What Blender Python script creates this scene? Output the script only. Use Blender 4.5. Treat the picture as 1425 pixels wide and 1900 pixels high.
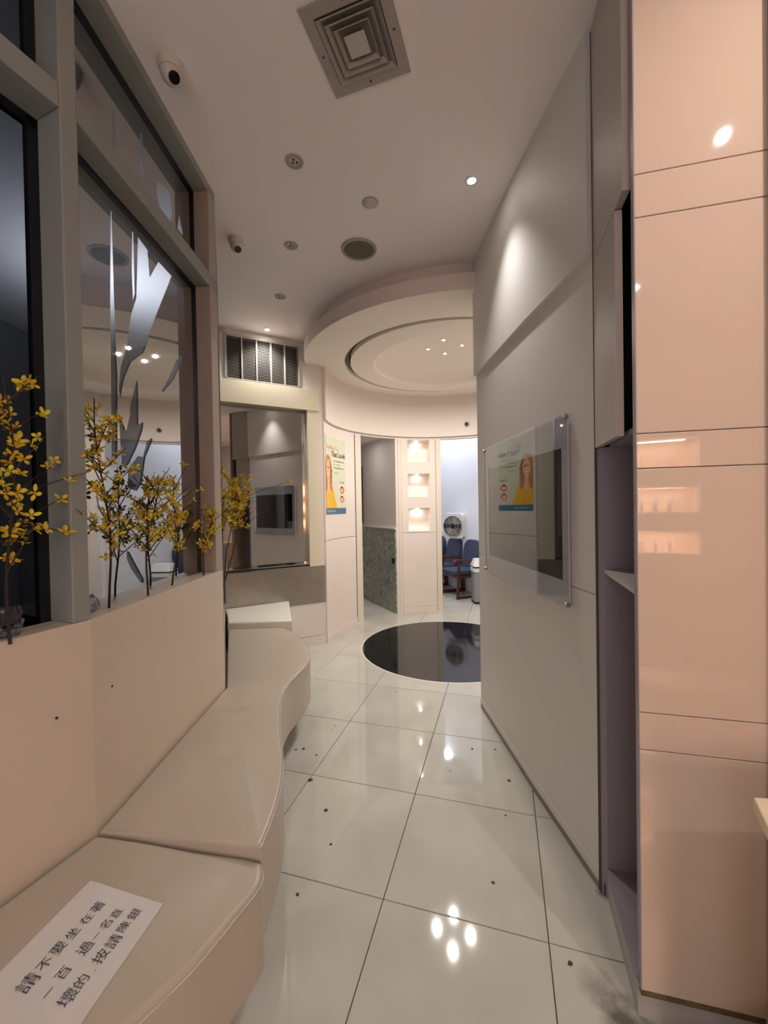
import bpy, math, random
from math import sin, cos, pi, radians, hypot, atan2, sqrt, degrees
from mathutils import Vector, Matrix
from mathutils.geometry import tessellate_polygon

SC = bpy.context.scene
COL = SC.collection
for _o in list(bpy.data.objects):
    bpy.data.objects.remove(_o, do_unlink=True)
random.seed(7)

# ------------------------------------------------------------------ camera
F_PX, PITCH, ROLL, CAM_H = 755.1, radians(.715), radians(-.993), 1.55
def cam_axes():
    cp, sp = cos(PITCH), sin(PITCH)
    fwd = Vector((0, cp, -sp)); up = Vector((0, sp, cp)); rt = Vector((1, 0, 0))
    c, s = cos(ROLL), sin(ROLL)
    return c*rt + s*up, -s*rt + c*up, fwd
_r, _u, _f = cam_axes()
cd = bpy.data.cameras.new('camera'); cam = bpy.data.objects.new('camera', cd); COL.objects.link(cam)
cd.sensor_fit = 'HORIZONTAL'; cd.sensor_width = 36; cd.lens = F_PX/1425*36
cd.clip_start = .02; cd.clip_end = 60
m = Matrix((( _r.x, _u.x, -_f.x, 0), (_r.y, _u.y, -_f.y, 0), (_r.z, _u.z, -_f.z, CAM_H), (0, 0, 0, 1)))
cam.matrix_world = m
SC.camera = cam

# ------------------------------------------------------------------ world, view
w = bpy.data.worlds.new('world'); SC.world = w; w.use_nodes = True
w.node_tree.nodes['Background'].inputs[0].default_value = (.25, .28, .34, 1)
w.node_tree.nodes['Background'].inputs[1].default_value = .05
vs = SC.view_settings
vs.view_transform = 'Standard'; vs.look = 'None'; vs.gamma = 1; vs.use_curve_mapping = False
vs.exposure = 1.3
cy = SC.cycles
cy.use_denoising = True
cy.max_bounces = 8; cy.diffuse_bounces = 4; cy.glossy_bounces = 5; cy.transmission_bounces = 6
cy.transparent_max_bounces = 12
cy.sample_clamp_indirect = 4; cy.caustics_reflective = False; cy.caustics_refractive = False
cy.use_light_tree = True

CEIL = 3.39
WARM = (1, .95, .89); NEUT = (1, .99, .96); COOL = (.84, .90, 1); PINK = (1, .92, .85)

def area(name, loc, size, power, color, target=None, shape='DISK', spread=None, size_y=None):
    l = bpy.data.lights.new(name, 'AREA'); l.shape = shape; l.size = size; l.energy = power; l.color = color
    if size_y: l.size_y = size_y
    if spread: l.spread = spread
    o = bpy.data.objects.new(name, l); COL.objects.link(o); o.location = loc
    if target is not None:
        o.rotation_euler = (Vector(target)-Vector(loc)).to_track_quat('-Z', 'Y').to_euler()
    return o
def spot(name, loc, power, color, ang, blend=.5, radius=.02, target=None):
    l = bpy.data.lights.new(name, 'SPOT'); l.energy = power; l.color = color
    l.spot_size = radians(ang); l.spot_blend = blend; l.shadow_soft_size = radius
    o = bpy.data.objects.new(name, l); COL.objects.link(o); o.location = loc
    if target is not None:
        o.rotation_euler = (Vector(target)-Vector(loc)).to_track_quat('-Z', 'Y').to_euler()
    return o

# corridor downlights (their fixtures are built further down)
DL1 = (.528, 2.325); DL2 = (-1.163, 4.192); DL3 = (1.206, -.02); DL4 = (-.35, -1.1); DL5 = (.9, -1.5)
DOME = [(.671, 4.392), (.53, 4.641), (.898, 4.548), (.744, 4.781)]
spot('light_wall_wash', (*DL1, 3.37), 20, NEUT, 84, 1, .03)
spot('light_bench_end', (*DL2, 3.37), 20, (1, .98, .92), 120, .8, .03)
spot('light_reception_right', (*DL3, 3.365), 28, PINK, 108, 1, .025, (1.3, 1.05, 2.0))
area('light_reception_left', (*DL4, 3.375), .12, .8, WARM, (DL4[0], DL4[1], 0))
area('light_reception_back', (*DL5, 3.375), .12, 7, PINK, (DL5[0], DL5[1], 0))
for i, (x, y) in enumerate(DOME):
    spot('light_dome_%d' % i, (x, y, 3.322), 28, WARM, 160, 1, .02)
WAIT = [(1.17, 8.0), (.80, 8.6), (.74, 7.5), (1.2, 6.7)]
for i, (x, y) in enumerate(WAIT):
    area('light_waiting_%d' % i, (x, y, 3.36), .22, 5, COOL, (x, y, 0))
area('light_behind_glass', (-2.1, 3.2, 2.75), .9, 4.5, COOL, (-2.1, 3.2, 4))
area('light_back_fill', (-1.15, -2.52, 1.75), 1.4, 5, (.95, .95, 1), (-1.15, 0, 1.75), 'RECTANGLE', size_y=1.7)  # unseen fill light added to lift the ceiling and walls
area('light_hall', (-.45, 6.2, 2.57), .10, .8, NEUT, (-.45, 6.2, 0))

# ------------------------------------------------------------------ materials
def lin(c):
    return tuple(((x/255)/12.92 if x/255 <= .04045 else ((x/255+.055)/1.055)**2.4) for x in c)
MATS = {}
def mat(name, rgb, rough=.5, metal=0., spec=.5, noise=0., nscale=8., bump=0., bscale=60., coat=0., srgb=True, emit=None, estr=0):
    if name in MATS: return MATS[name]
    M = bpy.data.materials.new(name); M.use_nodes = True
    nt = M.node_tree; b = nt.nodes['Principled BSDF']
    c = lin(rgb) if srgb else rgb
    b.inputs['Base Color'].default_value = (*c, 1)
    b.inputs['Roughness'].default_value = rough; b.inputs['Metallic'].default_value = metal
    b.inputs['Specular IOR Level'].default_value = spec
    if coat: b.inputs['Coat Weight'].default_value = coat; b.inputs['Coat Roughness'].default_value = .05
    if emit: b.inputs['Emission Color'].default_value = (*emit, 1); b.inputs['Emission Strength'].default_value = estr
    tc = None
    if noise or bump:
        tc = nt.nodes.new('ShaderNodeNewGeometry')
    if noise:
        n = nt.nodes.new('ShaderNodeTexNoise'); n.inputs['Scale'].default_value = nscale; n.inputs['Detail'].default_value = 5
        nt.links.new(tc.outputs['Position'], n.inputs['Vector'])
        r = nt.nodes.new('ShaderNodeMapRange'); r.inputs['From Min'].default_value = .3; r.inputs['From Max'].default_value = .7
        r.inputs['To Min'].default_value = 1-noise; r.inputs['To Max'].default_value = 1
        nt.links.new(n.outputs['Fac'], r.inputs['Value'])
        mx = nt.nodes.new('ShaderNodeMix'); mx.data_type = 'RGBA'; mx.blend_type = 'MULTIPLY'
        mx.inputs['Factor'].default_value = 1; mx.inputs['A'].default_value = (*c, 1)
        nt.links.new(r.outputs['Result'], mx.inputs['B']); nt.links.new(mx.outputs['Result'], b.inputs['Base Color'])
    if bump:
        n2 = nt.nodes.new('ShaderNodeTexNoise'); n2.inputs['Scale'].default_value = bscale; n2.inputs['Detail'].default_value = 3
        nt.links.new(tc.outputs['Position'], n2.inputs['Vector'])
        bp = nt.nodes.new('ShaderNodeBump'); bp.inputs['Strength'].default_value = bump; bp.inputs['Distance'].default_value = .002
        nt.links.new(n2.outputs['Fac'], bp.inputs['Height']); nt.links.new(bp.outputs['Normal'], b.inputs['Normal'])
    MATS[name] = M
    return M
def emis(name, color, strength):
    M = bpy.data.materials.new(name); M.use_nodes = True; nt = M.node_tree
    nt.nodes.remove(nt.nodes['Principled BSDF'])
    e = nt.nodes.new('ShaderNodeEmission'); e.inputs[0].default_value = (*color, 1); e.inputs[1].default_value = strength
    nt.links.new(e.outputs[0], nt.nodes['Material Output'].inputs[0]); MATS[name] = M
    return M

m_wall = mat('painted_wall', (226, 218, 212), .55, noise=.04, nscale=2.5, bump=.08, bscale=120)
m_ceil = mat('ceiling_paint', (244, 236, 235), .8, noise=.03, nscale=1.5, bump=.05, bscale=150)
m_lowwall = mat('beige_laminate', (214, 198, 180), .42, noise=.05, nscale=3)
m_panel = mat('gloss_panel', (212, 188, 170), .025, spec=.5, noise=.03, nscale=1.2)
m_cream = mat('cream_gloss', (232, 222, 196), .18, spec=.5)
m_cyl = mat('curved_wall_paint', (232, 220, 210), .5, noise=.04, nscale=3)
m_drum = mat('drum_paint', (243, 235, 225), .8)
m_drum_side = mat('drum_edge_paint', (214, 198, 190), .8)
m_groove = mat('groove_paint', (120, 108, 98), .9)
m_trim = mat('trim_paint', (226, 214, 198), .4)
m_jointdark = mat('joint_shadow', (90, 76, 68), .9)
m_gray = mat('gray_door', (190, 180, 172), .45, noise=.03, nscale=2)
m_dooredge = mat('door_edge', (226, 204, 192), .45)
m_violet = mat('gray_violet_board', (150, 138, 146), .5, noise=.05, nscale=4)
m_black = mat('black_matte', (10, 10, 12), .6)
m_gasket = mat('black_gasket', (12, 12, 20), .3)
m_frame = mat('window_frame_paint', (146, 148, 144), .42, noise=.06, nscale=5)
m_steel = mat('brushed_steel', (176, 168, 162), .32, metal=.9, noise=.12, nscale=9)
m_steel_light = mat('polished_steel', (225, 222, 216), .12, metal=1)
m_mirror = mat('mirror_glass', (214, 212, 208), .01, metal=1)
m_vinyl = mat('cream_vinyl', (184, 172, 156), .36, noise=.05, nscale=4, bump=.12, bscale=35)
m_vinyl2 = mat('cream_vinyl_front', (184, 172, 156), .4, noise=.06, nscale=5, bump=.12, bscale=35)
m_piping = mat('vinyl_piping', (198, 188, 173), .35)
m_paper = mat('white_paper', (214, 208, 204), .8, noise=.04, nscale=20)
m_ink = mat('ink', (66, 60, 68), .8)
m_white = mat('white_plastic', (226, 224, 222), .35)
m_camplastic = mat('camera_plastic', (206, 196, 186), .4)
m_grille = mat('speaker_grille', (104, 100, 88), .7, bump=.3, bscale=400)
m_vent = mat('vent_metal', (168, 158, 150), .5, noise=.08, nscale=12)
m_slat = mat('vent_slat', (190, 182, 176), .45)
m_dark = mat('dark_void', (26, 25, 26), .8)
m_blue = mat('blue_upholstery', (62, 68, 92), .85, noise=.2, nscale=60, bump=.3, bscale=300)
m_wood = mat('dark_red_wood', (88, 40, 34), .4, noise=.25, nscale=14)
m_stem = mat('brown_stem', (52, 34, 24), .7)
m_petal = mat('yellow_petal', (230, 206, 56), .6, noise=.15, nscale=40)
m_petal2 = mat('deep_yellow_petal', (214, 172, 34), .6)
m_leaf = mat('green_leaf', (62, 74, 36), .6)
m_blackstone = mat('black_granite', (26, 25, 27), .07, spec=.6, noise=.3, nscale=25)
m_whiteline = mat('white_rim', (235, 230, 220), .2)
m_crumb = mat('dark_crumb', (72, 62, 56), .9)
m_wait = mat('waiting_wall', (232, 233, 240), .7)
m_grayroom = mat('far_room_wall', (140, 138, 140), .8)
m_binbody = mat('bin_gray', (142, 140, 142), .4)
m_shelfglow = mat('shelf_back', (240, 206, 180), .6)
m_bottle = mat('bottle_plastic', (236, 228, 220), .3)
m_desk = mat('desk_top_cream', (242, 226, 196), .3)
m_tvwhite = mat('tv_surround_white', (220, 213, 216), .22, spec=.5)
m_screen = mat('tv_screen', (8, 8, 10), .05, spec=.25)
m_lens = mat('camera_lens', (14, 12, 12), .15)
e_lamp = emis('lamp_glow', (1, .95, .88), 45)
e_lampw = emis('lamp_glow_warm', (1, .86, .66), 40)
e_led = emis('niche_led', (1, .92, .82), 3)

def glass_mat(name, tint, refl, rough=.02):
    M = bpy.data.materials.new(name); M.use_nodes = True; nt = M.node_tree
    nt.nodes.remove(nt.nodes['Principled BSDF'])
    g = nt.nodes.new('ShaderNodeBsdfGlossy'); g.inputs['Roughness'].default_value = rough; g.inputs['Color'].default_value = (.9, .9, .9, 1)
    t = nt.nodes.new('ShaderNodeBsdfTransparent'); t.inputs[0].default_value = (*tint, 1)
    fr = nt.nodes.new('ShaderNodeFresnel'); fr.inputs['IOR'].default_value = 1.5
    ad = nt.nodes.new('ShaderNodeMath'); ad.operation = 'ADD'; ad.inputs[1].default_value = refl; ad.use_clamp = True
    mx = nt.nodes.new('ShaderNodeMixShader')
    gm = nt.nodes.new('ShaderNodeNewGeometry'); sb = nt.nodes.new('ShaderNodeMath'); sb.operation = 'SUBTRACT'; sb.inputs[0].default_value = 1
    ml = nt.nodes.new('ShaderNodeMath'); ml.operation = 'MULTIPLY'
    nt.links.new(gm.outputs['Backfacing'], sb.inputs[1]); nt.links.new(sb.outputs[0], ml.inputs[1]); nt.links.new(ad.outputs[0], ml.inputs[0])
    nt.links.new(fr.outputs[0], ad.inputs[0]); nt.links.new(ml.outputs[0], mx.inputs[0])
    nt.links.new(t.outputs[0], mx.inputs[1]); nt.links.new(g.outputs[0], mx.inputs[2])
    nt.links.new(mx.outputs[0], nt.nodes['Material Output'].inputs[0]); MATS[name] = M
    return M
m_film = glass_mat('mirror_film', (.09, .09, .10), .40)
m_film2 = glass_mat('dim_film', (.5, .5, .52), .26)
m_clear = glass_mat('clear_glass', (.85, .88, .9), 0.02)
m_vase = glass_mat('vase_glass', (.85, .87, .9), .10, .05)
m_bag = glass_mat('clear_wrap', (.78, .80, .84), .16, .12)

# floor tile: cream polished porcelain with faint mottling and grime where the cabinet meets the floor
def tile_mat():
    M = bpy.data.materials.new('cream_tile'); M.use_nodes = True; nt = M.node_tree; b = nt.nodes['Principled BSDF']
    b.inputs['Roughness'].default_value = .045; b.inputs['Specular IOR Level'].default_value = .5
    geo = nt.nodes.new('ShaderNodeNewGeometry'); oi = nt.nodes.new('ShaderNodeObjectInfo')
    n = nt.nodes.new('ShaderNodeTexNoise'); n.inputs['Scale'].default_value = 3; n.inputs['Detail'].default_value = 6
    nt.links.new(geo.outputs['Position'], n.inputs['Vector'])
    cr = nt.nodes.new('ShaderNodeValToRGB'); cr.color_ramp.elements[0].position = .3; cr.color_ramp.elements[1].position = .7
    cr.color_ramp.elements[0].color = (*lin((182, 178, 168)), 1); cr.color_ramp.elements[1].color = (*lin((194, 191, 181)), 1)
    nt.links.new(n.outputs['Fac'], cr.inputs[0])
    # grime patches at fixed spots on the floor
    def patch(px, py, rad, amt, prev):
        v = nt.nodes.new('ShaderNodeVectorMath'); v.operation = 'DISTANCE'; v.inputs[1].default_value = (px, py, 0)
        nt.links.new(geo.outputs['Position'], v.inputs[0])
        n2 = nt.nodes.new('ShaderNodeTexNoise'); n2.inputs['Scale'].default_value = 22; n2.inputs['Detail'].default_value = 5
        nt.links.new(geo.outputs['Position'], n2.inputs['Vector'])
        ad = nt.nodes.new('ShaderNodeMath'); ad.operation = 'MULTIPLY_ADD'; ad.inputs[1].default_value = rad*1.4
        nt.links.new(n2.outputs['Fac'], ad.inputs[0]); nt.links.new(v.outputs['Value'], ad.inputs[2])
        r = nt.nodes.new('ShaderNodeMapRange'); r.inputs['From Min'].default_value = rad*.9; r.inputs['From Max'].default_value = rad*1.9
        r.inputs['To Min'].default_value = amt; r.inputs['To Max'].default_value = 0
        nt.links.new(ad.outputs[0], r.inputs['Value'])
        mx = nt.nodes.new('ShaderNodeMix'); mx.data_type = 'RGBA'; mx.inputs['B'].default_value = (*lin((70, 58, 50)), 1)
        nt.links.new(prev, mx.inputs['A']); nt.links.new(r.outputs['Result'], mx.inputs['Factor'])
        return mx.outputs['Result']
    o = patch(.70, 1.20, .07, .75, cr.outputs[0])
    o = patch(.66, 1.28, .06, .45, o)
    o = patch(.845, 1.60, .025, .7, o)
    hsv = nt.nodes.new('ShaderNodeHueSaturation'); mr = nt.nodes.new('ShaderNodeMapRange')
    mr.inputs['To Min'].default_value = .97; mr.inputs['To Max'].default_value = 1.02
    nt.links.new(oi.outputs['Random'], mr.inputs['Value']); nt.links.new(mr.outputs['Result'], hsv.inputs['Value'])
    nt.links.new(o, hsv.inputs['Color']); nt.links.new(hsv.outputs[0], b.inputs['Base Color'])
    MATS['tile'] = M
    return M
m_tile = tile_mat()
m_grout = mat('grout', (92, 84, 74), .9)
def marble_mat():
    M = bpy.data.materials.new('green_gray_marble'); M.use_nodes = True; nt = M.node_tree; b = nt.nodes['Principled BSDF']
    b.inputs['Roughness'].default_value = .25
    geo = nt.nodes.new('ShaderNodeNewGeometry'); n = nt.nodes.new('ShaderNodeTexNoise')
    n.inputs['Scale'].default_value = 14; n.inputs['Detail'].default_value = 8; n.inputs['Distortion'].default_value = 1.2
    nt.links.new(geo.outputs['Position'], n.inputs['Vector'])
    cr = nt.nodes.new('ShaderNodeValToRGB'); e = cr.color_ramp.elements
    e[0].position = .35; e[0].color = (*lin((104, 112, 106)), 1); e[1].position = .65; e[1].color = (*lin((170, 174, 166)), 1)
    nt.links.new(n.outputs['Fac'], cr.inputs[0]); nt.links.new(cr.outputs[0], b.inputs['Base Color'])
    return M
m_marble = marble_mat()

# ------------------------------------------------------------------ mesh helpers
class MB:
    def __init__(s): s.v = []; s.f = []; s.mi = []
    def quad(s, *P, mi=0):
        n = len(s.v); s.v += [tuple(p) for p in P]; s.f.append(tuple(range(n, n+len(P)))); s.mi.append(mi)
    def hexa(s, b, t, mi=0):           # two loops with the same count (bottom ccw, top ccw)
        n = len(s.v); k = len(b); s.v += [tuple(p) for p in b]+[tuple(p) for p in t]
        s.f.append(tuple(range(n+k-1, n-1, -1))); s.f.append(tuple(range(n+k, n+2*k))); s.mi += [mi, mi]
        for i in range(k):
            j = (i+1) % k; s.f.append((n+i, n+j, n+k+j, n+k+i)); s.mi.append(mi)
        return s
    def prism(s, poly, z0, z1, mi=0):
        a = sum(poly[i][0]*poly[(i+1) % len(poly)][1]-poly[(i+1) % len(poly)][0]*poly[i][1] for i in range(len(poly)))
        if a < 0: poly = poly[::-1]
        return s.hexa([(p[0], p[1], z0) for p in poly], [(p[0], p[1], z1) for p in poly], mi)
    def box(s, c, d, mi=0):
        x, y, z = c; a, b, h = d[0]/2, d[1]/2, d[2]/2
        return s.prism([(x-a, y-b), (x+a, y-b), (x+a, y+b), (x-a, y+b)], z-h, z+h, mi)
    def slab(s, A, u, s0, s1, n, d0, d1, z0, z1, mi=0):   # box along direction u, depth along n
        P = lambda a, d: (A[0]+u[0]*a+n[0]*d, A[1]+u[1]*a+n[1]*d)
        return s.prism([P(s0, d0), P(s1, d0), P(s1, d1), P(s0, d1)], z0, z1, mi)
    def arc(s, C, r0, r1, a0, a1, z0, z1, seg=None, mi=0):
        seg = seg or max(1, int(abs(a1-a0)/3)+1)
        n = len(s.v)
        for i in range(seg+1):
            a = radians(a0+(a1-a0)*i/seg); c, d = cos(a), sin(a)
            s.v += [(C[0]+r0*c, C[1]+r0*d, z0), (C[0]+r1*c, C[1]+r1*d, z0), (C[0]+r1*c, C[1]+r1*d, z1), (C[0]+r0*c, C[1]+r0*d, z1)]
        flip = a1 < a0
        def F(*q): s.f.append(tuple(reversed(q)) if flip else tuple(q)); s.mi.append(mi)
        for i in range(seg):
            p = n+4*i; q = p+4
            F(p+1, q+1, q+2, p+2); F(p+0, p+3, q+3, q+0); F(p+3, p+2, q+2, q+3); F(p+0, q+0, q+1, p+1)
        if abs(abs(a1-a0)-360) > .1:
            p = n; F(p, p+1, p+2, p+3); p = n+4*seg; F(p+3, p+2, p+1, p)
        return s
    def lathe(s, prof, C=(0, 0, 0), seg=32, axis='z', mi=0, M=None, cap=True):   # prof: (r,z) list from bottom axis outward
        n = len(s.v); k = len(prof)
        for i in range(seg):
            a = 2*pi*i/seg
            for r, z in prof:
                p = Vector((r*cos(a), r*sin(a), z))
                if M is not None: p = M @ p
                s.v.append((C[0]+p.x, C[1]+p.y, C[2]+p.z))
        for i in range(seg):
            j = (i+1) % seg
            for q in range(k-1):
                s.f.append((n+i*k+q, n+j*k+q, n+j*k+q+1, n+i*k+q+1)); s.mi.append(mi)
        if cap and prof[0][0] > 1e-6: s.f.append(tuple(n+(seg-1-i)*k for i in range(seg))); s.mi.append(mi)
        if cap and prof[-1][0] > 1e-6: s.f.append(tuple(n+i*k+k-1 for i in range(seg))); s.mi.append(mi)
        return s
    def tube(s, pts, rad, seg=6, mi=0):
        pts = [Vector(p) for p in pts]; n = len(s.v); k = len(pts)
        for i, p in enumerate(pts):
            t = (pts[min(i+1, k-1)]-pts[max(i-1, 0)]).normalized()
            a = t.orthogonal().normalized() if i == 0 else (pa - t*pa.dot(t)).normalized()
            pa = a; b = t.cross(a); r = rad[i] if isinstance(rad, (list, tuple)) else rad
            for q in range(seg):
                g = 2*pi*q/seg; v = p+a*cos(g)*r+b*sin(g)*r; s.v.append(tuple(v))
        for i in range(k-1):
            for q in range(seg):
                j = (q+1) % seg; s.f.append((n+i*seg+q, n+i*seg+j, n+(i+1)*seg+j, n+(i+1)*seg+q)); s.mi.append(mi)
        s.f.append(tuple(n+q for q in range(seg-1, -1, -1))); s.f.append(tuple(n+(k-1)*seg+q for q in range(seg))); s.mi += [mi, mi]
        return s
    def build(s, name, mats, parent=None, origin=None, smooth=None, bevel=0, bseg=2):
        me = bpy.data.meshes.new(name)
        if origin is None: origin = tuple(parent.matrix_world.translation) if parent is not None and not parent.get('_rot') else (0, 0, 0)
        if parent is None and origin == (0, 0, 0) and s.v:
            xs = [v[0] for v in s.v]; ys = [v[1] for v in s.v]; zs = [v[2] for v in s.v]
            origin = ((min(xs)+max(xs))/2, (min(ys)+max(ys))/2, min(zs))
        me.from_pydata([(v[0]-origin[0], v[1]-origin[1], v[2]-origin[2]) for v in s.v], [], s.f)
        if not isinstance(mats, (list, tuple)): mats = [mats]
        for q in mats: me.materials.append(q)
        for p, i in zip(me.polygons, s.mi): p.material_index = i
        if smooth is not None:
            for p in me.polygons: p.use_smooth = True
            me.set_sharp_from_angle(angle=radians(smooth))
        me.update()
        o = bpy.data.objects.new(name, me); COL.objects.link(o)
        if parent is not None:
            o.parent = parent
            o.location = Vector(origin)-pos_of(parent)
        else:
            o.location = origin
        o['_p'] = tuple(origin)
        if bevel:
            bm = o.modifiers.new('bevel', 'BEVEL'); bm.width = bevel; bm.segments = bseg; bm.limit_method = 'ANGLE'
        return o
def pos_of(o): return Vector(o['_p']) if '_p' in o else Vector((0, 0, 0))
def thing(name, label, cat, loc, group=None, rz=0):
    o = bpy.data.objects.new(name, None); COL.objects.link(o); o.empty_display_size = .05
    o.location = loc; o.rotation_euler = (0, 0, rz); o['label'] = label; o['category'] = cat; o['_p'] = tuple(loc)
    if group: o['group'] = group
    return o
def P(mb, name, mats, parent, **k):   # part: world coords, object origin at parent's origin
    return mb.build(name, mats, parent, origin=tuple(pos_of(parent)), **k)
def tag(o, label, cat, group=None):
    o['label'] = label; o['category'] = cat
    if group: o['group'] = group
    return o
def struct(mb, name, mats, **k):
    o = mb.build(name, mats, **k); o['kind'] = 'structure'; return o
def sroot(name, loc=(0, 0, 0)):
    o = bpy.data.objects.new(name, None); COL.objects.link(o); o.location = loc; o['kind'] = 'structure'; o['_p'] = tuple(loc); return o
def unit(a, b):
    d = hypot(b[0]-a[0], b[1]-a[1]); return ((b[0]-a[0])/d, (b[1]-a[1])/d), d

# photo-derived plan of the place (metres; camera above the origin, y along the corridor)
P1 = (-.969, 1.331); P2 = (-.957, 2.395); E0 = (-.378, -.926)
MA = (-.686, 4.616); MU = (-cos(radians(29)), -sin(radians(29))); MN = (sin(radians(29))*-1, cos(radians(29)))   # mirror wall: origin, direction left, normal away from room
Q = (MA[0]+MU[0]*1.07, MA[1]+MU[1]*1.07)
N_FAR = (.721, 3.106); N_MID = (.784, 2.185); N_NEAR = (.838, 1.615)
CC = (.72, 4.60); CR = 1.39
PB = (.742, 1.192); PU = (.9707, -.2404); PN = (.2404, .9707)

# ------------------------------------------------------------------ floor
fl = MB(); fl.prism([(-5, -3), (4, -3), (4, 10.2), (-5, 10.2)], -.12, -.012)
floor = struct(fl, 'floor', m_grout)
TS = .6105; TH = radians(-16.27); TO = (-.6155, 1.762)
tile_me = None
tpos = []
for a in range(-8, 10):
    for b in range(-9, 16):
        cx = TO[0]+TS*((a+.5)*cos(TH)-(b+.5)*sin(TH)); cyy = TO[1]+TS*((a+.5)*sin(TH)+(b+.5)*cos(TH))
        if -2.1 < cx < 3.4 and -2.9 < cyy < 9.6 and not (cx < -1.5 and cyy < 3.5) and not (cx > 1.9 and cyy > 1.6 and cyy < 5.2) and not (cx>2.4 and cyy>5.2):
            tpos.append((cx, cyy))
h = TS/2-.0016
tb = MB()
ch = .002
bl = [(-h, -h), (h, -h), (h, h), (-h, h)]
n0 = 0
tb.v = [(x, y, -.012) for x, y in bl]+[(x, y, -ch) for x, y in bl]+[(x*(1-ch/h), y*(1-ch/h), 0) for x, y in bl]
tb.f = [(8, 9, 10, 11)]+[(i, (i+1) % 4, 4+(i+1) % 4, 4+i) for i in range(4)]+[(4+i, 4+(i+1) % 4, 8+(i+1) % 4, 8+i) for i in range(4)]
tb.mi = [0]*9
tile_me = bpy.data.meshes.new('floor_tile'); tile_me.from_pydata(tb.v, [], tb.f); tile_me.materials.append(m_tile)
fo = Vector(floor['_p'])
for i, (x, y) in enumerate(tpos):
    o = bpy.data.objects.new('floor_tile', tile_me); COL.objects.link(o); o.parent = floor
    o.location = Vector((x, y, 0))-fo; o.rotation_euler = (0, 0, TH)
# black round inlay
bc = (.68, 4.485); br = .945
mb = MB(); mb.lathe([(0, .0016), (br, .0016), (br+.002, .0005)], (bc[0], bc[1], 0), 96)
disc = MB(); disc.lathe([(br+.012, .0), (br+.012, .0012), (0, .0012)], (bc[0], bc[1], 0), 96)
rootd = thing('floor_medallion', 'round polished black stone circle inlaid in the cream floor tiles', 'floor inlay', (bc[0], bc[1], 0))
P(MB().lathe([(br+.012, -.002), (br+.012, .0012), (br, .0014)], (bc[0], bc[1], 0), 96), 'rim', m_whiteline, rootd)
P(MB().lathe([(br, -.002), (br, .0022), (0.0, .0022)], (bc[0], bc[1], 0), 96), 'stone_disc', m_blackstone, rootd)

# ------------------------------------------------------------------ ceiling, drum
ce = MB(); ce.prism([(-5, -3), (4, -3), (4, 10.2), (-5, 10.2)], CEIL, CEIL+.1)
struct(ce, 'ceiling', m_ceil)
dr = sroot('ceiling_drum', (.80, 4.68, 3.15))
DC = (.80, 4.68); GC = (.71, 4.59)
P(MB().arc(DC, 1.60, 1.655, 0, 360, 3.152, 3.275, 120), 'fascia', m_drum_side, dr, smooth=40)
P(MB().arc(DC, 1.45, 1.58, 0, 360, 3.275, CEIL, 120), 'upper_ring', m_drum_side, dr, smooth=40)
# soffit between drum edge and groove (different centres): ring of quads
mb = MB()
sg = 120
lo = []
for i in range(sg):
    a = 2*pi*i/sg
    lo.append(((GC[0]+1.12*cos(a), GC[1]+1.12*sin(a)), (DC[0]+1.655*cos(a), DC[1]+1.655*sin(a))))
for i in range(sg):
    (a0, b0), (a1, b1) = lo[i], lo[(i+1) % sg]
    mb.quad((*a0, 3.15), (*a1, 3.15), (*b1, 3.15), (*b0, 3.15))
    mb.quad((*a0, 3.15), (*a0, 3.21), (*a1, 3.21), (*a1, 3.15))
    mb.quad((*b0, 3.15), (*b1, 3.15), (*b1, 3.153), (*b0, 3.153))
P(mb, 'soffit', m_drum, dr, smooth=30)
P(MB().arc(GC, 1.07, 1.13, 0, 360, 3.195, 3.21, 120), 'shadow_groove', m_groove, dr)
# inner disc with shallow dome
prof = [(1.085, 3.20), (1.085, 3.148), (.83, 3.148), (.825, 3.16), (.815, 3.20), (.79, 3.24), (.74, 3.285), (.66, 3.315), (.5, 3.33), (.25, 3.335), (0, 3.335)]
P(MB().lathe([(r, z) for r, z in prof], (.74, 4.60, 0), 96, cap=False), 'domed_disc', m_drum, dr, smooth=35)

# ------------------------------------------------------------------ round room wall
def arcs(name, items, mats, parent=None, **k):
    b = MB()
    for it in items: b.arc(CC, *it)
    return b
wr = sroot('wall_round', (CC[0], CC[1], 0))
P(MB().arc(CC, CR-.03, CR+.1, 178.3, -86, 2.56, 3.2, 110), 'upper_wall', m_cyl, wr, smooth=40)
P(MB().arc(CC, CR, CR+.1, 142.1, -86, 2.53, 2.56, 90).arc(CC, CR, CR+.1, 178.3, 142.1, 2.53, 2.56, 20), 'head_band', m_cyl, wr, smooth=40)
P(MB().arc(CC, CR, CR+.1, 178.3, 142.6, .085, 1.163, 20), 'panel', m_cyl, wr, smooth=40)
P(MB().arc(CC, CR, CR+.1, 178.3, 142.6, 1.169, 2.53, 20), 'panel', m_cyl, wr, smooth=40)
P(MB().arc(CC, CR+.006, CR+.1, 178.2, 142.4, .08, 2.53, 20), 'panel_backing', m_jointdark, wr, smooth=40)
P(MB().arc(CC, CR-.006, CR+.1, 178.3, 142.4, 0, .082, 20), 'baseboard_strip', m_cyl, wr, smooth=40)
# door casings
P(MB().arc(CC, CR-.008, CR+.11, 142.1, 137.6, 0, 2.53, 3), 'door_casing', m_trim, wr, smooth=40)
P(MB().arc(CC, CR-.008, CR+.11, 111.5, 109.3, 0, 2.53, 2), 'door_casing', m_trim, wr, smooth=40)
P(MB().arc(CC, CR-.008, CR+.11, 87.9, 84.9, 0, 2.53, 2), 'door_casing', m_trim, wr, smooth=40)
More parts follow.
